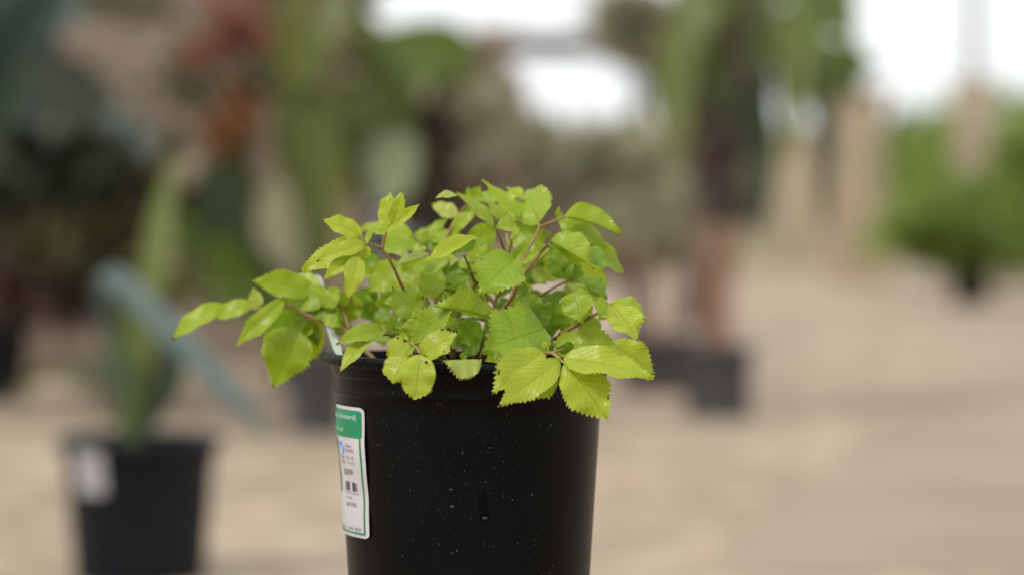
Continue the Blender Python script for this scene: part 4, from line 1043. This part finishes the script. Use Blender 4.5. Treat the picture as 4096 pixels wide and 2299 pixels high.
for (th, x, y, rx, rz, n, sz, mt, sd_, Yc) in (
    (t3, 330, 480, .38, .22, 420, .15, F_DKOLIVE, 201, 9.6), (t3, 420, 610, .30, .22, 300, .15, F_DKOLIVE, 202, 9.4),
    (t3, 480, 690, .10, .12, 40, .12, F_BROWN, 203, 9.0), (t3, 130, 430, .34, .14, 300, .16, F_BLACK, 217, 9.4), (t3, 220, 600, .34, .22, 420, .15, F_DKOLIVE, 218, 9.3), (t3, 520, 480, .24, .28, 380, .14, F_DKOLIVE, 219, 9.5), (t3, 80, 700, .26, .16, 260, .14, F_MAROON, 220, 9.3), (t3, 330, 760, .2, .1, 120, .13, F_DKOLIVE, 221, 9.3), (t4, 600, 200, .16, .10, 60, .10, F_DKOLIVE, 222, 8.9), (t4, 480, 120, .07, .25, 80, .12, F_DKOLIVE, 223, 9.3), (t4, 340, 20, .22, .06, 60, .12, F_DKOLIVE, 224, 9.3), (t4, 760, 560, .2, .12, 160, .12, F_DKOLIVE, 225, 8.9), (t2, 60, 560, .22, .18, 200, .18, F_BLACK, 204, 10.3),
    (t4, 640, 330, .24, .24, 110, .13, F_BROWN, 205, 8.9), (t4, 760, 420, .22, .30, 120, .14, F_OLIVE, 206, 8.9),
    (t4, 650, 470, .18, .18, 70, .12, F_DKOLIVE, 207, 8.8), (t4, 500, 640, .14, .16, 70, .13, F_GREEN, 208, 8.5),
    (t4, 860, 160, .12, .10, 60, .12, F_BROWN, 209, 8.8), (t4, 800, 60, .16, .12, 90, .13, F_OLIVE, 210, 8.8),
    (t4, 700, 200, .30, .30, 46, .10, F_PALE, 211, 8.6), (t4, 470, 230, .30, .25, 40, .10, F_DKOLIVE, 212, 8.6),
    (t5, 1180, 330, .14, .20, 110, .13, F_GREY, 213, 9.2), (t5, 930, 430, .14, .24, 80, .12, F_DEEP, 214, 9.1),
    (t5, 1070, 420, .10, .24, 120, .12, F_MAROON, 215, 9.0), (t5, 870, 520, .18, .16, 90, .12, F_DKOLIVE, 216, 9.2)):
    part('foliage', crown(P(x, y, Yc), (rx, .15, rz), n, sz, sd_), th, mt, False)

# -- bushes in front of the fence
def bush(name, label, x, y, Y, rx, rz, n, size, mt, seed, cat='bush', group='blurred bushes behind', ry=None):
    t_ = thing(name, label, cat, x, Y, group)
    g_ = G(x, Y); cc = P(x, y, Y)
    part('trunk', tube([g_, g_ * .5 + cc * .5 + Vector((.02, 0, 0)), cc + Vector((0, 0, rz * .3))], .03 * max(1, rx), .015 * max(1, rx)), t_, BARK)
    rn = random.Random(seed)
    for k in range(4):
        a_ = rn.uniform(0, 6.28)
        part('limb', tube([g_ * .4 + cc * .6, cc + Vector((rx * .4 * math.cos(a_), rx * .4 * math.sin(a_), 0)), cc + Vector((rx * .8 * math.cos(a_), rx * .8 * math.sin(a_), rz * rn.uniform(.2, .7)))], .018 * max(1, rx), .006 * max(1, rx)), t_, BARK)
    part('crown', crown(cc, (rx, ry or rx * .8, rz), n, size, seed), t_, mt, False)
    return t_
bush('bush', 'grey-brown bush in the dim gap left of the sharp leaves', 700, 480, 11.5, .38, .42, 1500, .10, F_GREY, 61)
bush('bush', 'olive bush under the sky at the top left of the picture', 780, 120, 12.0, .34, .40, 1300, .11, F_OLIVE, 62)
bush('bush', 'deep green bush low behind the strap-leaved plant', 420, 560, 10.8, .40, .34, 1500, .10, F_DKOLIVE, 63)
bush('bush', 'grey-green bush below the second patch of sky', 1440, 462, 15.0, .60, .36, 2600, .14, F_GREY, 64)
bush('bush', 'pale yellow-green bush beside the dark trunk', 1620, 400, 17.0, .34, .28, 1200, .11, F_YEL, 65)
bush('bush', 'brown bush between the drooping leaf and the second sky patch', 1160, 370, 13.5, .28, .58, 2000, .17, F_BROWN, 66)
bush('bush', 'grey-brown tree top between the two patches of sky and the dark trunk', 1610, 60, 16.0, .30, .24, 1300, .12, F_GREY, 68)
bush('bush', 'olive-brown bush right under the timber beam beside the drooping leaf', 1010, 230, 14.5, .34, .30, 2200, .12, F_OLIVE, 69)
bush('bush', 'brown bush low behind the reddish canes', 1580, 600, 14.0, .60, .26, 1600, .10, F_BROWN, 67)

# -- board fence behind the left plants
Y = 13.2
fe = thing('fence', 'tall grey-brown board fence behind the plants on the left', 'fence', 300, Y)
for k in range(38):
    x0 = -1234 + k * 56.5
    p = P(x0, 610, Y + (.01 if k % 2 else 0)); rn = random.Random(k)
    h_ = (3.0 if x0 < 880 else 1.65) + rn.uniform(-.02, .02)
    part('board', box((p.x, p.y, h_ / 2), .118, .025, h_), fe, FENCE, False)
for z in (.4, 1.4, 2.5):
    pa, pb = P(-1234, 610, Y + .06), P(840 if z > 1.6 else 850, 610, Y + .06)
    part('rail', box(((pa.x + pb.x) / 2, pa.y, z), pb.x - pa.x, .04, .09), fe, FENCE, False)

# -- tall plant with reddish canes right of the middle
Y = 9.4
t6 = thing('potted_plant', 'tall plant with reddish canes and long drooping leaves, right of the sharp pot', 'potted plant', 1806, Y, 'blurred potted plants behind')
c = G(1806, Y); nursery_pot(t6, c, .30, .285, HAZEPOT, 40, .84)
for k, (x0, x1, x2) in enumerate(((1780, 1775, 1800), (1800, 1800, 1840), (1815, 1815, 1870), (1830, 1835, 1900), (1792, 1790, 1770))):
    part('stem', tube([P(x0, 890, Y), P(x1, 720, Y), P((x1 + x2) / 2, 560, Y)], .014, .013), t6, PINK)
    part('stem', tube([P((x1 + x2) / 2, 560, Y), P(x2, 300, Y), P(x2 + 4 * k, -60, Y)], .030, .034), t6, BARK)
for (pts, w_, mt, nr) in (
    ([(1850, 150), (1790, -20), (1740, 60), (1715, 340)], .20, F_OLIVE, (-.3, -1, .2)),
    ([(1850, 250), (1780, 120), (1740, 200), (1720, 420)], .13, F_OLIVE, (-.3, -1, .2)),
    ([(1860, 100), (1960, -60), (2030, 40), (2080, 260)], .10, F_BRIGHT, (.3, -1, .3)),
    ([(1870, 50), (1990, -90), (2100, -40), (2150, 180)], .10, F_BRIGHT, (.3, -1, .3)),
    ([(1860, 200), (1950, 60), (2010, 120), (2030, 260)], .09, F_BRIGHT, (.3, -1, .3)),
    ([(1880, 60), (2000, -40), (2060, 100), (2060, 300)], .09, F_YEL, (.2, -1, .3)),
    ([(1880, 0), (2040, -120), (2120, 0), (2140, 220)], .09, F_BRIGHT, (.2, -1, .3)),
    ([(1870, 220), (1960, 120), (1990, 240), (1980, 420)], .12, F_OLIVE, (.2, -1, .3)),
    ([(1870, 150), (2010, 60), (2070, 260), (2070, 600)], .11, F_DARK, (.3, -1, .1)),
    ([(1860, 500), (1900, 420), (1915, 520), (1890, 700)], .10, F_GREY, (.3, -1, .3)),
    ([(1850, 450), (1800, 380), (1770, 420), (1760, 560)], .10, F_MAROON, (-.3, -1, .3)),
    ([(1850, 330), (1900, 250), (1920, 400), (1900, 600)], .11, F_DARK, (.2, -1, .2)),
    ([(1840, 60), (1700, -150), (1600, -200)], .16, F_GREEN, (-.2, -1, .3)),
    ([(1860, 60), (1920, -140), (2060, -220)], .18, F_BRIGHT, (.2, -1, .3))):
    part('leaf', strap([P(x, y, Y - .06 * i) for i, (x, y) in enumerate(pts)], w_, nrm=nr), t6, mt)
part('foliage', crown(P(2045, 70, Y + .1), (.17, .15, .22), 420, .13, 73), t6, F_BRIGHT, False)
part('foliage', crown(P(1735, 120, Y + .1), (.07, .12, .26), 130, .13, 74), t6, F_OLIVE, False)
part('foliage', crown(P(1850, 60, Y + .2), (.10, .15, .55), 900, .11, 71), t6, F_DARK, False)

later_leaves()
# -- second pot of canes beside it
Y = 11.0
t7 = thing('potted_plant', 'thin pinkish canes in a low haze-grey pot just right of the sharp leaves', 'potted plant', 1662, Y, 'blurred potted plants behind')
c = G(1662, Y); nursery_pot(t7, c, .44, .26, HAZEPOT, 40, .84)
for k, x0 in enumerate((1600, 1622, 1650, 1690, 1715)):
    part('stem', tube([P(1630 + 14 * k, 880, Y), P(x0, 760, Y), P(x0 + 10 * (k - 2), 600, Y)], .014, .008), t7, PINK)
part('foliage', crown(P(1640, 560, Y), (.24, .2, .12), 500, .09, 81), t7, F_GREY, False)

# -- round green shrub in a black pot at the right
Y = 26.7
t8 = thing('potted_shrub', 'big green shrub in a small black pot at the right edge', 'shrub', 2445, Y)
c = G(2440, Y); nursery_pot(t8, c, .52, .50, BLACKPOT)
part('trunk', tube([c + Vector((0, 0, .3)), P(2442, 640, Y), P(2450, 500, Y)], .06, .03), t8, BARK)
part('crown', crown(P(2450, 545, Y), (.95, .7, .46), 3000, .26, 91), t8, F_SHRUB, False)
part('crown', crown(P(2445, 620, Y), (.42, .4, .22), 1500, .14, 93), t8, F_GREEN, False)
part('crown', crown(P(2590, 470, Y + .2), (.60, .5, .66), 1900, .26, 92), t8, F_SHRUB, False)

# -- pillar, post, far wall, hedge, shade frame
Y = 40.0
t9 = thing('pillar', 'pale beige square pillar right of the dark trunk', 'pillar', 2155, Y)
p = G(2155, Y)
part('shaft', box((p.x, p.y, 1.55), .84, .84, 3.1), t9, PILLAR, False)
part('base', box((p.x, p.y, .12), 1.0, 1.0, .24), t9, PILLAR, False)
part('cap', box((p.x, p.y, 3.16), 1.0, 1.0, .14), t9, PILLAR, False)
Y = 28.6
t10 = thing('post', 'tan post with a thin grey pole on top behind the green shrub', 'post', 2447, Y)
p = G(2447, Y)
part('post_body', box((p.x, p.y, 1.29), .44, .44, 2.58), t10, TAN, False)
part('pole', tube([Vector((p.x, p.y, 2.56)), Vector((p.x, p.y, 4)), Vector((p.x, p.y, 5.2))], .075, .06), t10, simple('grey painted pole', (0.30, 0.31, 0.28), None, 5, 0.5))
Y = 62.0
t11 = thing('wall', 'long tan wall in the far distance under the white sky', 'wall', 1750, Y)
pa, pb = P(1230, 610, Y), P(2250, 610, Y)
part('wall_face', box(((pa.x + pb.x) / 2, pa.y, 1.75), pb.x - pa.x, .3, 3.5), t11, TAN, False)
part('coping', box(((pa.x + pb.x) / 2, pa.y, 3.56), pb.x - pa.x + .1, .42, .12), t11, TAN, False)
bush('hedge_tree', 'distant green tree mass behind the shrub at the right edge', 2545, 440, 38.0, 1.95, 1.30, 4600, .32, F_SHRUB, 95, 'tree', None)
bush('hedge_tree', 'distant green tree left of the tan post', 2300, 400, 42.0, .62, .85, 1800, .28, F_GREEN, 96, 'tree', None)

Y = 19.0
t12 = thing('shade_frame', 'brown timber beam and braced post of a shade frame against the white sky', 'shade frame', 1720, Y)
pa, pb = P(880, 116, Y), P(1760, 116, Y)
part('beam', box(((pa.x + pb.x) / 2, pa.y, pa.z), pb.x - pa.x, .10, .17), t12, TIMBER, False)
pp = G(1745, Y)
part('post', box((pp.x, pp.y + .12, 1.7), .14, .12, 3.4), t12, TIMBER, False)
b0, b1 = P(1745, 300, Y), P(1540, -20, Y)
GREYT = simple('grey weathered brace', (0.17, 0.155, 0.16), (0.12, 0.11, 0.115), 5, 0.8)
V, F = tube([b0, (b0 + b1) / 2, b1], .14, .14, 4, 1); part('brace', (V, F), t12, GREYT, False)
pl = G(905, Y)
part('post', box((pl.x, pl.y + .12, 1.7), .12, .12, 3.4), t12, TIMBER, False)
